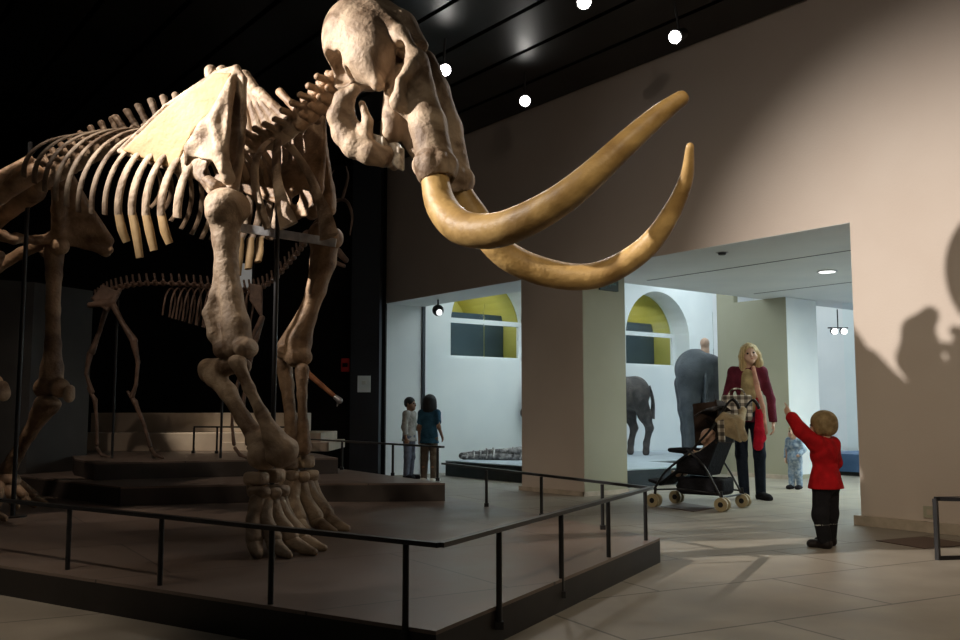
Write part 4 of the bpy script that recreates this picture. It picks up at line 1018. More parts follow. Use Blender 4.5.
# fossil block on the display deck
q = atZ(470, 458, .225)
fo = empty('fossil', W(-1.0, 1.35, .226), math.atan2(UA[1], UA[0]), 'long jagged grey fossil skeleton lying on the pale display deck', 'fossil')
fl = atZ(462, 459, .226); fr_ = atZ(545, 460, .226); fo.location = fl
dx_ = fr_ - fl; fo.rotation_euler = (0, 0, math.atan2(dx_[1], dx_[0])); Lf = float(np.linalg.norm(dx_))
random.seed(3)
s = Solid(.02); s.path([(0, 0, .05), (Lf * .35, 0, .07), (Lf * .7, 0, .09), (Lf, 0, .05)], [.05, .08, .10, .06])
s.path([(.05, -.1, .03), (Lf * .5, -.16, .05), (Lf * .9, -.12, .03)], [.035, .05, .04])
s.build('backbone', MT['rock'], fo, .012)
for k in range(12):
    x = .08 + (Lf - .16) * k / 11; h_ = .10 + .07 * math.sin(k / 11 * PI) + random.uniform(-.02, .02)
    MB().tube([(x, .0, h_), (x + .04, -.12, h_ - .02), (x + .05, -.22, .018)], [.014, .014, .012], 8, res=3).build('rib', MT['rock'], fo, True)
s = Solid(.015); s.ell((Lf * .76, -.06, .15), (.16, .1, .05)); s.ell((Lf * .8, -.1, .165), (.05, .06, .03), mode='s'); s.path([(Lf * .6, -.12, .12), (Lf * .98, -.14, .08)], [.04, .03]); s.build('skull', MT['rock'], fo, .01)

# standing shaggy animal, seen from its rear quarter, looking left
ba = atZ(640, 454, .226)
bo = empty('bison', (1.97, 15.65, .226), math.atan2(-.14, -1), 'shaggy grey-brown bison, only its hindquarters showing past the pier', 'animal model')
def bison(par, hide, tail_up=True, sc=1.0):
    s = Solid(.07)
    z = lambda *p: tuple(V3(*p) * sc)
    s.path([z(-.62, 0, 1.05), z(-.2, 0, 1.03), z(.3, 0, 1.15), z(.62, 0, 1.12)], [.25 * sc, .30 * sc, .38 * sc, .33 * sc])
    s.ell(z(-.66, 0, 1.02), (.22 * sc, .24 * sc, .28 * sc)); s.ell(z(.35, 0, 1.42), (.3 * sc, .14 * sc, .16 * sc))
    s.path([z(.7, 0, 1.1), z(.98, 0, .98)], [.28 * sc, .22 * sc]); s.path([z(1.0, 0, .98), z(1.22, 0, .70)], [.18 * sc, .10 * sc])
    s.path([z(1.05, 0, .85), z(1.08, 0, .6)], [.1 * sc, .04 * sc])
    for x, y, r1, kx in ((-.68, .14, .15, -.06), (-.60, -.14, .15, .04), (.45, .15, .13, 0), (.55, -.15, .13, .04)):
        if x < 0: s.path([z(x + .02, y, .92), z(x - .02 + kx, y, .66), z(x - .10 + kx, y, .45), z(x - .04 + kx, y, .2), z(x - .03 + kx, y, .05)], [r1 * sc, .11 * sc, .062 * sc, .048 * sc, .06 * sc], k=.05)
        else: s.path([z(x, y, .85), z(x + kx, y, .5), z(x + kx, y, .25), z(x + kx, y, .05)], [r1 * sc, .075 * sc, .05 * sc, .06 * sc], k=.05)
    b = s.build('body', hide, par, .02)
    t = MB()
    if tail_up: t.tube([z(-.85, 0, 1.2), z(-1.0, 0, 1.28), z(-1.02, 0, 1.45), z(-.94, 0, 1.55)], [.035 * sc, .03 * sc, .03 * sc, .045 * sc], 10, res=4)
    else: t.tube([z(-.88, 0, 1.15), z(-.95, 0, .9), z(-.93, 0, .6)], [.035 * sc, .03 * sc, .05 * sc], 10, res=4)
    t.build('tail', hide, par, True)
    for sd in (-1, 1):
        MB().tube([z(1.02, sd * .14, 1.12), z(1.05, sd * .32, 1.2), z(1.08, sd * .34, 1.56)], [.045 * sc, .035 * sc, .008 * sc], 10, res=4).build('horn', MT['elk'], par, True)
        MB().ball(z(1.12, sd * .13, .95), .022 * sc).build('eye', MT['eye'], par, True)
        e_ = Solid(.01); e_.ell(z(.95, sd * .26, 1.02), (.04, .09, .05)); e_.build('ear', hide, par, .014)
bison(bo, MT['hide'], False, 1.0)
# second dark grey animal, seen from behind, its tan head beyond
go = empty('grey_animal', (0, 0, .226), 0, 'big dark slate-grey animal with rounded rump and a tan horn, standing behind the stroller', 'animal model')
gy = 14.9
go.scale = (1.08, 1.08, 1.08); gx = xat(702, gy); go.location = (gx, gy, .226)
s = Solid(.08)
s.path([(-.12, -.05, 1.25), (.0, .4, 1.3), (.12, .9, 1.25)], [.26, .30, .27]); s.ell((-.14, 0, 1.46), (.13, .18, .13)); s.ell((.02, -.02, 1.36), (.28, .2, .17))
for x, y in ((-.20, -.02), (.16, .0), (-.05, .85), (.28, .85)):
    s.path([(x, y, 1.1), (x, y - .03, .7), (x, y + .03, .4), (x, y, .06)], [.19, .14, .09, .09], k=.06)
s.path([(.15, 1.1, 1.35), (.2, 1.4, 1.35)], [.22, .17]); s.path([(.2, 1.4, 1.3), (.22, 1.68, 1.05)], [.15, .10])
s.build('body', MT['hide2'], go, .02)
MB().tube([(-.02, -.22, 1.32), (-.02, -.3, 1.1), (-.02, -.28, .8)], [.03, .022, .035], 10, res=4).build('tail', MT['hide2'], go, True)
s = Solid(.02); s.path([(.12, .30, 1.50), (.13, .32, 1.66)], [.07, .06]); s.ell((.12, .3, 1.70), (.07, .07, .08)); s.build('horn', MT['skin'], go, .012)
# ================================================================== PEOPLE
# local frame of a figure: faces -Y, its left hand side is +X, feet on z = 0
def figure(name, label, loc, rz, Ht, J, head, skin, wear, hair, build=1.0, h=.006, lean=None, turn=0.0, tilt=0.0, group=None, feet=True):
    P = empty(name, loc, rz, label, 'person', group)
    j = {k: V3(*v) for k, v in J.items()}
    hr = head                                           # half height of the head
    b = build
    # ---- body
    s = Solid(.03)
    nk, hd = j['neck'], j['head']
    Rz = Matrix.Rotation(turn, 3, 'Z') @ Matrix.Rotation(tilt, 3, 'Y')
    hp = lambda x, y, z: tuple(hd + np.array(Rz @ Vector((x, y, z))) * hr)
    s.ell(hp(0, .10, .18), (.70 * hr, .84 * hr, .80 * hr), rot=Rz)
    s.ell(hp(0, -.22, -.38), (.52 * hr, .58 * hr, .58 * hr), rot=Rz)
    s.ell(hp(0, -.60, -.80), (.24 * hr, .22 * hr, .20 * hr), rot=Rz)
    s.cone(hp(0, -.74, .12), hp(0, -.90, -.22), .07 * hr, .12 * hr, k=.02 * 4 * hr)
    for sx in (-1, 1):
        s.ell(hp(sx * .74, .08, -.08), (.07 * hr, .15 * hr, .24 * hr), rot=Rz, k=.01)
        s.ell(hp(sx * .40, -.45, -.38), (.22 * hr, .22 * hr, .22 * hr), rot=Rz)
        s.ell(hp(sx * .29, -.78, .04), (.15 * hr, .12 * hr, .10 * hr), rot=Rz, mode='s', k=.05 * hr)
    s.cone(hp(-.16, -.73, -.50), hp(.16, -.73, -.50), .075 * hr, .075 * hr, k=.03 * hr)
    s.cone(nk, hp(0, .12, -.3), .42 * hr * b, .38 * hr)
    wq = j['sh_l'][0] - j['sh_r'][0]
    ch, wa, pe = j['chest'], j['waist'], j['pelvis']
    s.ell(ch, (wq * .47, wq * .33, wq * .52)); s.cone(j['sh_l'], j['sh_r'], wq * .15, wq * .15)
    s.ell(wa, (wq * .38, wq * .28, wq * .42)); s.ell(pe, (wq * .46, wq * .33, wq * .36))
    rt = J.get('thigh', (wq * .23,))[0] if 'thigh' in J else wq * .23
    for q in 'lr':
        hip, kn, an, to = j['hip_' + q], j['knee_' + q], j['ank_' + q], j['toe_' + q]
        s.cone(hip, kn, rt, rt * .66); s.cone(kn, (kn * .55 + an * .45) + V3(0, .012, 0), rt * .62, rt * .60); s.cone(kn * .55 + an * .45 + V3(0, .012, 0), an, rt * .58, rt * .38)
        s.cone(an - V3(0, -.02, an[2] * .45), to + V3(0, 0, .01), rt * .36, rt * .28)
        sh, el, wr, tip = j['sh_' + q], j['elb_' + q], j['wri_' + q], j['hand_' + q]
        s.cone(sh, el, wq * .15, wq * .115); s.cone(el, wr, wq * .112, wq * .075)
    body = s
    for q, side in (('l', 1), ('r', -1)):
        # hand: palm, four unequal fingers and a thumb leaving the side of the palm
        wr, tip = j['wri_' + q], j['hand_' + q]; d = tip - wr; L = np.linalg.norm(d); d = d / L
        n = j.get('palm_' + q, V3(-side, 0, 0)); n = n - d * (n @ d); n = n / max(1e-6, np.linalg.norm(n))   # palm normal
        w_ = np.cross(d, n); w_ = w_ / np.linalg.norm(w_)
        if w_[1] > 0: w_ = -w_                                     # thumb side is to the front
        w_ = j['thumb_' + q] if 'thumb_' + q in j else w_
        hl = L; fr = max(.0062, hl * .052)
        for t in (-.5, -.17, .17, .5):
            body.cone(wr + d * hl * .05 + w_ * t * hl * .22, wr + d * hl * .50 + w_ * t * hl * .44, fr * 1.5, fr * 1.35, k=.012)
        for i, (t, ln) in enumerate(((.50, .40), (.17, .46), (-.17, .43), (-.50, .33))):
            c = J.get('curl_' + q, (.35,))
            cu = c[min(i, len(c) - 1)]
            a0 = wr + d * hl * .50 + w_ * t * hl * .46
            a1 = a0 + (d * math.cos(cu * .8) + n * math.sin(cu * .8)) * hl * ln * .42
            a2 = a1 + (d * math.cos(cu * 1.9) + n * math.sin(cu * 1.9)) * hl * ln * .32
            a3 = a2 + (d * math.cos(cu * 3.0) + n * math.sin(cu * 3.0)) * hl * ln * .26
            body.path([a0, a1, a2, a3], [fr * 1.08, fr, fr * .95, fr * .85], k=.003)
        t0 = wr + d * hl * .14 + w_ * hl * .16
        body.path([t0, t0 + (d * .7 + w_ * .65 + n * .25) * hl * .2, t0 + (d * .95 + w_ * .5 + n * .4) * hl * .36], [fr * 1.35, fr * 1.15, fr * .9], k=.006)
    body.build('body', MT[skin], P, h)
    for sx in (-1, 1):
        c = hp(sx * .29, -.70, .04); MB().ball(c, .10 * hr, 12, 8).build('eye', MT['eye'], P, True)
    MB().tube([hp(-.18, -.76, -.52), hp(0, -.81, -.51), hp(.18, -.76, -.52)], [.03 * hr, .055 * hr, .03 * hr], 8, flat=.6).build('lips', MT['lips'], P, True)
    # ---- clothes
    lw = lambda a, b_, t: a + (b_ - a) * t
    for nm, kind, m, arg in wear:
        s = Solid(.025)
        if kind == 'top':          # arg: hem z, sleeve fraction (0..2), ease, flare
            hem, slv, ea, fl = arg
            s.ell(ch, (wq * .49 + ea, wq * .35 + ea, wq * .55)); s.cone(j['sh_l'], j['sh_r'], wq * .16 + ea, wq * .16 + ea)
            s.ell(wa, (wq * .41 + ea, wq * .31 + ea, wq * .48)); s.cone(nk - V3(0, 0, hr * .35), nk - V3(0, 0, hr * .05), .5 * hr, .44 * hr)
            bot = pe.copy(); bot[2] = hem
            s.ell(lw(wa, bot, .5), (wq * .45 + ea + fl * .6, wq * .33 + ea + fl * .5, abs(wa[2] - hem) * .8))
            s.ell(bot, (wq * .48 + ea + fl, wq * .36 + ea + fl * .9, .09))
            for q in 'lr':
                sh, el, wr = j['sh_' + q], j['elb_' + q], j['wri_' + q]
                s.cone(sh, lw(sh, el, min(1, slv)), wq * .155 + ea, wq * .13 + ea)
                if slv > 1: s.cone(el, lw(el, wr, slv - 1), wq * .125 + ea, wq * .10 + ea)
            s.box((0, 0, hem - .5), (1, 1, .5), mode='s', k=.004)
            # folds
            rnd = random.Random(hash(nm) % 7 + 3)
            for i in range(7):
                a = rnd.uniform(0, 2 * PI); z0 = lw(bot, ch, rnd.uniform(0, .5)); r0 = (wq * .5 + ea + fl)
                p0 = z0 + V3(math.cos(a) * r0, math.sin(a) * r0 * .78, 0); s.cone(p0, p0 + V3(math.cos(a + .5) * .02, 0, .14 * Ht), .010 * Ht, .004, mode='s', k=.03)
            s.cone(nk + V3(0, -.01, hr * .05), nk + V3(0, -.02, hr * .6), .40 * hr, .5 * hr, mode='s', k=.005)
        elif kind == 'pants':      # arg: ankle fraction, ease, waist z
            fr_, ea, wz = arg
            s.ell(pe, (wq * .48 + ea, wq * .36 + ea, wq * .42))
            for q in 'lr':
                hip, kn, an = j['hip_' + q], j['knee_' + q], j['ank_' + q]
                s.cone(hip, kn, rt * 1.05 + ea, rt * .78 + ea); s.cone(kn, lw(kn, an, fr_), rt * .76 + ea, rt * .62 + ea)
                s.ell(kn + V3(0, -.01, -.02), (rt * .8, rt * .8, .03))
            s.box((0, 0, wz + .5), (1, 1, .5), mode='s', k=.004)
        elif kind == 'boots':      # arg: top height
            for q in 'lr':
                an, to, kn = j['ank_' + q], j['toe_' + q], j['knee_' + q]
                f = min(1, arg / kn[2]); up = lw(V3(an[0], an[1], 0), kn, f)
                s.cone(V3(an[0], an[1] + .01, .035), up, rt * .62 + .008, rt * .72 + .008) if arg > .08 else s.cone(V3(an[0], an[1], .04), V3(an[0], an[1], arg), rt * .5, rt * .5)
                s.cone(V3(an[0], an[1] + .012, .030), V3(to[0], to[1], .026), .034 * max(Ht, .9), .028 * max(Ht, .9)); s.ell(V3(to[0], to[1], .022), (.038 * max(Ht, .9) ** .5, .03, .022))
            s.box((0, 0, -.5), (1, 1, .5), mode='s', k=.0)
        o = s.build(nm, MT[m], P, h)
    # ---- hair
    if hair[0] == 'long':
        s = Solid(.02)
        s.ell(hp(0, .14, .30), (.80 * hr, .88 * hr, .82 * hr), rot=Rz)
        zb = hair[2]
        for sx in (-1, 1):
            s.path([hp(sx * .50, .0, .5), hp(sx * .76, .0, -.2), hp(sx * .80, .05, -1.0), tuple(V3(*hp(sx * .72, -.12, 0))[:2]) + (zb,)], [.32 * hr, .34 * hr, .36 * hr, .20 * hr])
            s.path([hp(sx * .25, .5, .3), hp(sx * .35, .62, -.5), hp(sx * .4, .55, -1.3), tuple(V3(*hp(sx * .4, .45, 0))[:2]) + (zb,)], [.4 * hr, .38 * hr, .34 * hr, .18 * hr])
        s.ell(hp(0, -.82, -.16), (.50 * hr, .50 * hr, .74 * hr), rot=Rz, mode='s', k=.02)
        s.build('hair', MT[hair[1]], P, h)
    elif hair[0] == 'bob':
        s = Solid(.02); s.ell(hp(0, .14, .24), (.86 * hr, .96 * hr, .86 * hr), rot=Rz)
        s.ell(hp(0, .35, -.15), (.82 * hr, .68 * hr, .62 * hr), rot=Rz)
        for sx in (-1, 1): s.ell(hp(sx * .66, .15, -.2), (.2 * hr, .4 * hr, .45 * hr), rot=Rz)
        s.ell(hp(0, -.95, -.32), (.62 * hr, .50 * hr, .68 * hr), rot=Rz, mode='s', k=.02)
        s.build('hair', MT[hair[1]], P, h)
    elif hair[0] == 'shoulder':
        s = Solid(.03); s.ell(hp(0, .14, .26), (.92 * hr, 1.0 * hr, .90 * hr), rot=Rz)
        s.ell(hp(0, .40, -.55), (.92 * hr, .62 * hr, .85 * hr), rot=Rz); s.ell(hp(0, .40, -1.0), (.85 * hr, .5 * hr, .5 * hr), rot=Rz)
        for sx in (-1, 1): s.ell(hp(sx * .72, .1, -.5), (.26 * hr, .45 * hr, .75 * hr), rot=Rz)
        s.ell(hp(0, -.95, -.32), (.55 * hr, .50 * hr, .75 * hr), rot=Rz, mode='s', k=.02)
        s.build('hair', MT[hair[1]], P, h)
    elif hair[0] == 'short':
        s = Solid(.015); s.ell(hp(0, .13, .24), (.77 * hr, .90 * hr, .86 * hr), rot=Rz); s.ell(hp(0, .5, -.1), (.6 * hr, .42 * hr, .45 * hr), rot=Rz)
        s.ell(hp(0, -.95, -.30), (.68 * hr, .48 * hr, .80 * hr), rot=Rz, mode='s', k=.02)
        s.build('hair', MT[hair[1]], P, h)
    return P, hp, j

def adult(Ht, **kw):
    f = dict(head=(0, -.01, .932), neck=(0, 0, .845), chest=(0, 0, .745), waist=(0, 0, .635), pelvis=(0, 0, .545),
             sh_l=(.098, 0, .812), sh_r=(-.098, 0, .812), elb_l=(.128, .01, .635), elb_r=(-.128, .01, .635), wri_l=(.135, -.03, .49), wri_r=(-.135, -.03, .49),
             hand_l=(.133, -.04, .385), hand_r=(-.133, -.04, .385), hip_l=(.048, 0, .52), hip_r=(-.048, 0, .52), knee_l=(.052, -.005, .285), knee_r=(-.052, -.005, .285),
             ank_l=(.054, .01, .045), ank_r=(-.054, .01, .045), toe_l=(.066, -.09, .012), toe_r=(-.066, -.09, .012))
    return _scale(f, Ht, kw)
def child(Ht, t, **kw):    # t = 0 toddler, 1 school child
    L = lambda a, b: a + (b - a) * t
    f = dict(head=(0, -.01, L(.875, .905)), neck=(0, 0, L(.765, .815)), chest=(0, 0, L(.66, .72)), waist=(0, 0, L(.545, .61)), pelvis=(0, 0, L(.45, .52)),
             sh_l=(L(.095, .092), 0, L(.735, .785)), sh_r=(-L(.095, .092), 0, L(.735, .785)), elb_l=(L(.13, .12), .01, L(.59, .625)), elb_r=(-L(.13, .12), .01, L(.59, .625)),
             wri_l=(L(.14, .128), -.02, L(.47, .49)), wri_r=(-L(.14, .128), -.02, L(.47, .49)), hand_l=(L(.14, .128), -.03, L(.37, .39)), hand_r=(-L(.14, .128), -.03, L(.37, .39)),
             hip_l=(.05, 0, L(.42, .495)), hip_r=(-.05, 0, L(.42, .495)), knee_l=(.056, -.005, L(.235, .275)), knee_r=(-.056, -.005, L(.235, .275)),
             ank_l=(.058, .01, .05), ank_r=(-.058, .01, .05), toe_l=(.07, -.085, .015), toe_r=(-.07, -.085, .015))
    return _scale(f, Ht, kw)
def _scale(f, Ht, kw):
    for k, v in kw.items():
        if not k.startswith(('curl', 'palm', 'thumb')): f[k] = v
    o = {k: tuple(x * Ht for x in v) for k, v in f.items()}
    for k, v in kw.items():
        if k.startswith(('curl', 'palm', 'thumb')): o[k] = v
    return o
def face_dir(dx, dy): return math.atan2(dx, -dy) if True else 0      # rotation that turns -Y to (dx, dy)

# --- woman
wl = atZ(751, 499, 0)
Wj = adult(1.69, sh_l=(.088, 0, .815), sh_r=(-.088, 0, .815), wri_r=(-.03, -.15, .60), elb_r=(-.135, -.02, .64), hand_r=(.03, -.19, .60), hand_l=(.150, -.05, .395), wri_l=(.150, -.03, .49), elb_l=(.138, .01, .635),
           toe_l=(.10, -.085, .012), knee_l=(.06, -.01, .285), ank_l=(.062, .01, .045), ank_r=(-.04, -.02, .045), toe_r=(-.06, -.11, .012), curl_l=(.4,), curl_r=(.7,), palm_r=(0, 0, -1), head=(.015, -.015, .932))
Wp, hp, wj = figure('person', 'woman with long blond hair, maroon cardigan and dark jeans, standing behind the stroller', tuple(wl), face_dir(-.25, -1), 1.69, Wj, .112, 'skin',
    [('jeans', 'pants', 'denim', (1.02, .012, .97)), ('cardigan', 'top', 'maroon', (.83, 1.92, .014, .012)), ('shoes', 'boots', 'blackcloth', .075)], ('long', 'blond', 1.10), h=.007, turn=R(8), tilt=R(-8))
s = Solid(.015)   # gold top showing in the open front of the cardigan
s.ell((0, -.075, 1.24), (.085, .062, .17)); s.ell((0, -.085, 1.06), (.095, .062, .16)); s.build('gold_top', MT['olive'], Wp, .007)
s = Solid(.02); s.path([(.095, -.15, 1.08), (.105, -.16, .90), (.10, -.155, .74), (.085, -.13, .58)], [.025, .04, .052, .055]); s.path([(.12, -.12, .98), (.13, -.12, .66)], [.03, .045])
s.build('red_scarf', MT['scarf'], Wp, .008)
s = Solid(.015); s.path([(.06, -.085, 1.42), (.085, -.14, 1.25), (.13, -.15, 1.0), (.16, -.13, .72)], [.022, .028, .036, .03]); s.build('shawl', MT['pink'], Wp, .008)
# checked bag held in front of her
bl = empty('checked_bag', (float(wl[0]) - .20, float(wl[1]) - .28, 0), R(-12), 'grey and cream checked bag held at the waist of the woman', 'bag')
s = Solid(.015); s.box((0, 0, .985), (.155, .035, .135), .025); s.ell((0, -.02, .93), (.12, .045, .06)); s.build('body', MT['check'], bl, .008)
MB().tube([(-.09, 0, 1.11), (-.06, .01, 1.17), (0, .02, 1.19), (.06, .01, 1.17), (.09, 0, 1.11)], .009, 8, res=3).build('handle', MT['check'], bl, True)

# --- toddler in red, seen from behind, left arm raised towards the skeleton
tl = atZ(828, 547, 0)
Tj = child(.965, 0, sh_l=(.098, -.01, .745), sh_r=(-.098, .0, .735), elb_l=(.11, -.12, .84), wri_l=(.10, -.205, .945), hand_l=(.09, -.26, 1.03), elb_r=(-.13, .0, .60), wri_r=(-.12, -.07, .50), hand_r=(-.10, -.12, .43),
    curl_l=(.05, .9, 1.0, 1.0), palm_l=(0, 0, -1), thumb_l=(-.3, -.3, .9), knee_l=(.072, -.01, .235), knee_r=(-.066, -.01, .235), ank_r=(-.075, -.03, .05), toe_r=(-.08, -.12, .015), ank_l=(.085, .03, .05), toe_l=(.095, -.07, .015))
Tp, hp, tj = figure('person', 'toddler in a red fleece and black trousers, arm raised pointing at the skeleton', tuple(tl), face_dir(-.60, .75), .965, Tj, .100, 'skin',
    [('trousers', 'pants', 'blackcloth', (.95, .020, .50)), ('fleece', 'top', 'red', (.405, 1.86, .026, .022)), ('boots', 'boots', 'rubber', .185)], ('bob', 'sandy'), h=.0048)
for q in 'lr':
    kn, an = tj['knee_' + q], tj['ank_' + q]; c = an + (kn - an) * .62
    MB().tube([tuple(c - V3(0, 0, .004)), tuple(c + V3(0, 0, .004))], .051, 20).build('reflective_band', MT['reflect'], Tp, True)

# --- small child in pale blue
cl = atZ(796, 489, 0)
Cj = child(.80, 0, hand_l=(.09, -.13, .50), wri_l=(.12, -.10, .52), elb_l=(.14, 0, .60), ank_r=(-.05, -.04, .05), toe_r=(-.05, -.13, .015))
figure('person', 'small child in pale blue denim jacket and trousers, beyond the toddler', tuple(cl), face_dir(-.6, -.6), .80, Cj, .088, 'skin',
    [('trousers', 'pants', 'paleblue', (.95, .014, .42)), ('jacket', 'top', 'paleblue', (.35, 1.85, .014, .010)), ('shoes', 'boots', 'blackcloth', .07)], ('short', 'blond'), h=.0055)

# --- girl and boy at the glass
gl_ = atZ(429, 482, 0)
Gj = child(1.19, .8, hand_r=(-.13, -.10, .44), wri_r=(-.135, -.07, .50), curl_l=(.4,))
figure('person', 'girl with shoulder-length black hair and blue T-shirt, seen from behind at the glass', tuple(gl_), face_dir(.35, 1), 1.19, Gj, .098, 'skintan',
    [('trousers', 'pants', 'khaki', (1.0, .012, .62)), ('tshirt', 'top', 'bluetee', (.52, .62, .016, .016)), ('shoes', 'boots', 'reflect', .07)], ('shoulder', 'blackhair'), h=.007, turn=R(20))
bl_ = atZ(409, 479, 0)
Bj = child(1.17, .9, wri_l=(.10, -.13, .58), hand_l=(.06, -.19, .61), elb_l=(.125, -.01, .62))
figure('person', 'boy with short black hair in an off-white shirt beside the girl at the glass', tuple(bl_), face_dir(.9, -.35), 1.17, Bj, .092, 'skintan',
    [('trousers', 'pants', 'greytr', (1.0, .012, .62)), ('shirt', 'top', 'offwhite', (.53, 1.5, .014, .012)), ('shoes', 'boots', 'blackcloth', .07)], ('short', 'blackhair'), h=.007)

# ================================================================== STROLLER (local: front is -X)
sl = atZ(700, 506, 0)
ST_ = empty('stroller', (2.19, 9.40, 0), R(-38), 'black pushchair with beige wheels carrying a baby', 'stroller')
st = ST_
mtl, clo = MT['metal'], MT['blackcloth']
HW = .25
for sy in (-1, 1):
    y = sy * HW
    MB().tube([(-.38, y, .17), (-.24, y, .36), (.02, y, .56), (.26, y, .80), (.40, y, 1.0), (.47, y, 1.06), (.50, y, 1.02)], .012, 10, res=4).build('side_tube', mtl, st, True)
    MB().tube([(.33, y, .12), (.16, y, .42), (-.02, y, .58)], .011, 10, res=3).build('rear_leg', mtl, st, True)
    MB().tube([(-.38, y, .17), (-.1, y, .19), (.33, y, .16)], .009, 8).build('lower_tube', mtl, st, True)
    MB().tube([(.47, y, 1.06), (.505, y, 1.03), (.53, y, .97)], .017, 10, res=3).build('grip', MT['rubber'], st, True)
    for x in (-.38, .34):
        for dy in (-.035, .035):
            wh = MB().cyl((x, y + dy, .066), .066, .028, (0, 1, 0), 28).build('wheel', MT['wheel'], st, True)
            hb = MB().cyl((x, y + dy, .066), .026, .034, (0, 1, 0), 16).build('hub', mtl, wh, True)
            for a in range(3):
                MB().bar((x - .05 * math.cos(a * PI / 3), y + dy, .066 - .05 * math.sin(a * PI / 3)), (x + .05 * math.cos(a * PI / 3), y + dy, .066 + .05 * math.sin(a * PI / 3)), .012, .032).build('spoke', mtl, wh)
        MB().tube([(x, y, .066), (x + (.02 if x < 0 else -.01), y, .19)], .014, 8).build('wheel_fork', mtl, st, True)
MB().tube([(.33, -HW, .13), (.33, HW, .13)], .010, 8).build('axle', mtl, st, True)
s = Solid(.02); s.plate([(-.18, -.17, .36), (-.18, .17, .36), (.13, .17, .34), (.13, -.17, .34)], .03); s.plate([(.12, -.17, .34), (.12, .17, .34), (.30, .17, .74), (.30, -.17, .74)], .025)
for sy in (-1, 1): s.plate([(-.16, sy * .18, .36), (.13, sy * .18, .34), (.29, sy * .18, .70), (.1, sy * .185, .56), (-.15, sy * .185, .46)], .012)
s.build('seat', clo, st, .009)
s = Solid(.02); s.plate([(-.14, .225, .60), (-.16, .225, 1.02), (.16, .225, 1.05), (.27, .225, .64)], .012); s.plate([(.27, -.2, .64), (.27, .2, .64), (.19, .2, 1.04), (.19, .0, 1.06), (.19, -.02, .9)], .012); s.build('back_cover', MT['brownhood'], st, .009)
s = Solid(.02); s.plate([(-.18, -.16, .35), (-.18, .16, .35), (-.36, .15, .22), (-.36, -.15, .22)], .02); s.plate([(-.36, -.15, .22), (-.36, .15, .22), (-.50, .13, .25), (-.50, -.13, .25)], .018); s.build('footrest', clo, st, .009)
s = Solid(.03); s.box((.06, 0, .22), (.24, .16, .09), .05); s.box((.06, 0, .30), (.21, .13, .09), .04, mode='s', k=.01); s.build('basket', MT['blackcloth'], st, .010)
MB().tube([(-.02, -HW, .55), (-.24, -.16, .56), (-.27, 0, .56), (-.24, .16, .56), (-.02, HW, .55)], .020, 12, res=4).build('bumper_bar', clo, st, True)
# raised hood over the seat
hd_ = Solid(.015); n = 9
for i in range(n):
    pass
hm = MB(); na, ny = 10, 8; vs = []
for i in range(na + 1):
    a = R(-2 + 92 * i / na); 
    for k in range(ny + 1):
        t = k / ny * 2 - 1; yy = .205 * t; rr_ = .40 * (1 - .10 * t * t)
        vs.append((.24 - rr_ * math.sin(a) * .98, yy, .60 + rr_ * math.cos(a) * (1.0)))
nv = len(vs); vs2 = [(x * 1.0 + .012, y, z - .012) for x, y, z in vs]
fs = []
for i in range(na):
    for k in range(ny):
        q = i * (ny + 1) + k; fs.append((q, q + 1, q + ny + 2, q + ny + 1)); fs.append((nv + q, nv + q + ny + 1, nv + q + ny + 2, nv + q + 1))
HMv, HMf = vs + vs2, fs
# only the rear half of the arc is unfolded
keep = [f for f in fs if (f[0] % nv) // (ny + 1) < 4]
hm.add(HMv, keep); hm.build('hood', MT['brownhood'], st, True)
for sy in (1,):
    MB().bar((.24, sy * .2, .60), (-.02, sy * .2, .86), .012).build('hood_strut', mtl, st)

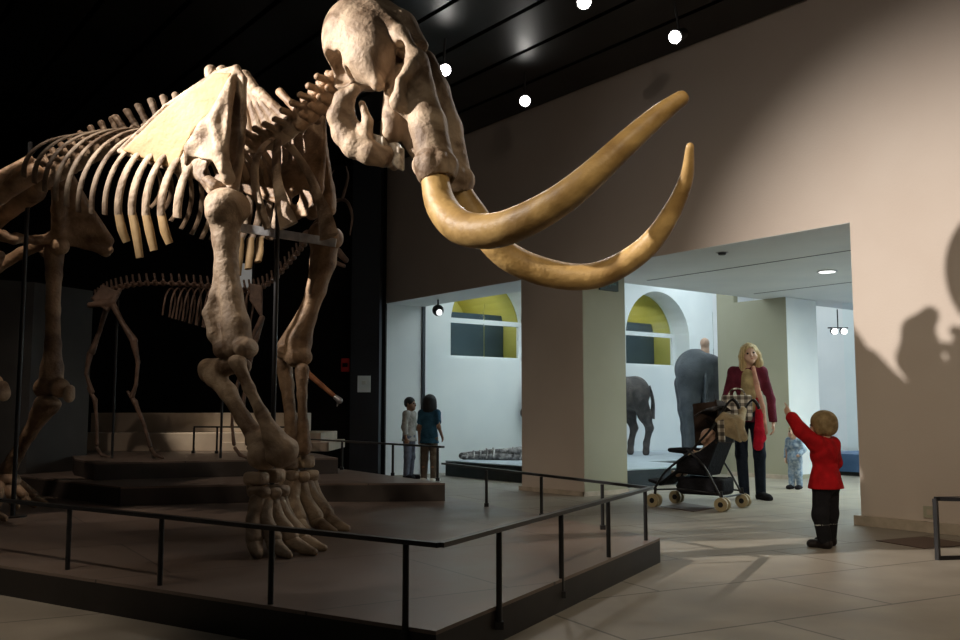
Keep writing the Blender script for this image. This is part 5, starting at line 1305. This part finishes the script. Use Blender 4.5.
# baby sitting in it
bo_ = empty('person', ST_.location + Vector((0, 0, .0)), ST_.rotation_euler[2], 'bald baby in cream clothes sitting in the black pushchair', 'person')
s = Solid(.025); hr = .078
s.ell((.10, 0, .50), (.085, .095, .12)); s.cone((.12, 0, .56), (.11, 0, .62), .05, .04)
s.ell((.10, 0, .70), (.078, .070, .078)); s.ell((.065, 0, .665), (.05, .055, .048)); s.cone((.018, 0, .68), (.012, 0, .668), .009, .011, k=.01)
for sy in (-1, 1):
    s.ell((.11, sy * .071, .68), (.014, .008, .02), k=.005); s.cone((.12, sy * .08, .57), (.02, sy * .11, .50), .035, .028); s.cone((.02, sy * .11, .50), (-.08, sy * .08, .53), .027, .02)
    for t in (-.012, -.004, .004, .012): s.cone((-.085, sy * .08 + t, .53), (-.115, sy * .08 + t * 1.3, .525), .0075, .006, k=.003)
    s.cone((-.08, sy * .07, .545), (-.10, sy * .065, .56), .008, .006, k=.004)
    s.cone((.08, sy * .05, .42), (-.10, sy * .085, .43), .055, .042); s.cone((-.10, sy * .085, .43), (-.20, sy * .08, .33), .04, .028); s.cone((-.20, sy * .08, .32), (-.25, sy * .08, .34), .024, .02)
    s.ell((.030, sy * .026, .70), (.012, .013, .010), mode='s', k=.006)
s.build('body', MT['skin'], bo_, .006)
for sy in (-1, 1): MB().ball((.036, sy * .026, .699), .010, 10, 7).build('eye', MT['eye'], bo_, True)
s = Solid(.02); s.ell((.10, 0, .50), (.097, .108, .115))
for sy in (-1, 1):
    s.cone((.12, sy * .08, .57), (.02, sy * .11, .50), .042, .036); s.cone((.02, sy * .11, .50), (-.06, sy * .085, .525), .035, .027)
    s.cone((.08, sy * .05, .42), (-.10, sy * .085, .43), .062, .05); s.cone((-.10, sy * .085, .43), (-.19, sy * .08, .345), .047, .036)
s.build('babygrow', MT['babywear'], bo_, .007)
# beige coat thrown over the handle
co = empty('beige_coat', ST_.location, ST_.rotation_euler[2], 'beige coat with a checked lining draped over the pushchair handle', 'coat')
s = Solid(.03); s.path([(.32, -.27, .86), (.38, -.25, .90), (.48, -.2, .86), (.54, -.18, .70)], [.025, .035, .045, .04]); s.plate([(.36, -.27, .88), (.48, -.27, .88), (.54, -.25, .66), (.40, -.265, .72)], .035); s.path([(.42, .1, .95), (.48, -.05, .95), (.52, -.2, .84)], [.025, .035, .04])
s.build('cloth', MT['beigecoat'], co, .009)
s = Solid(.015); s.plate([(.33, -.285, .85), (.39, -.285, .87), (.39, -.285, .66), (.34, -.285, .66)], .02); s.build('checked_lining', MT['check'], co, .008)
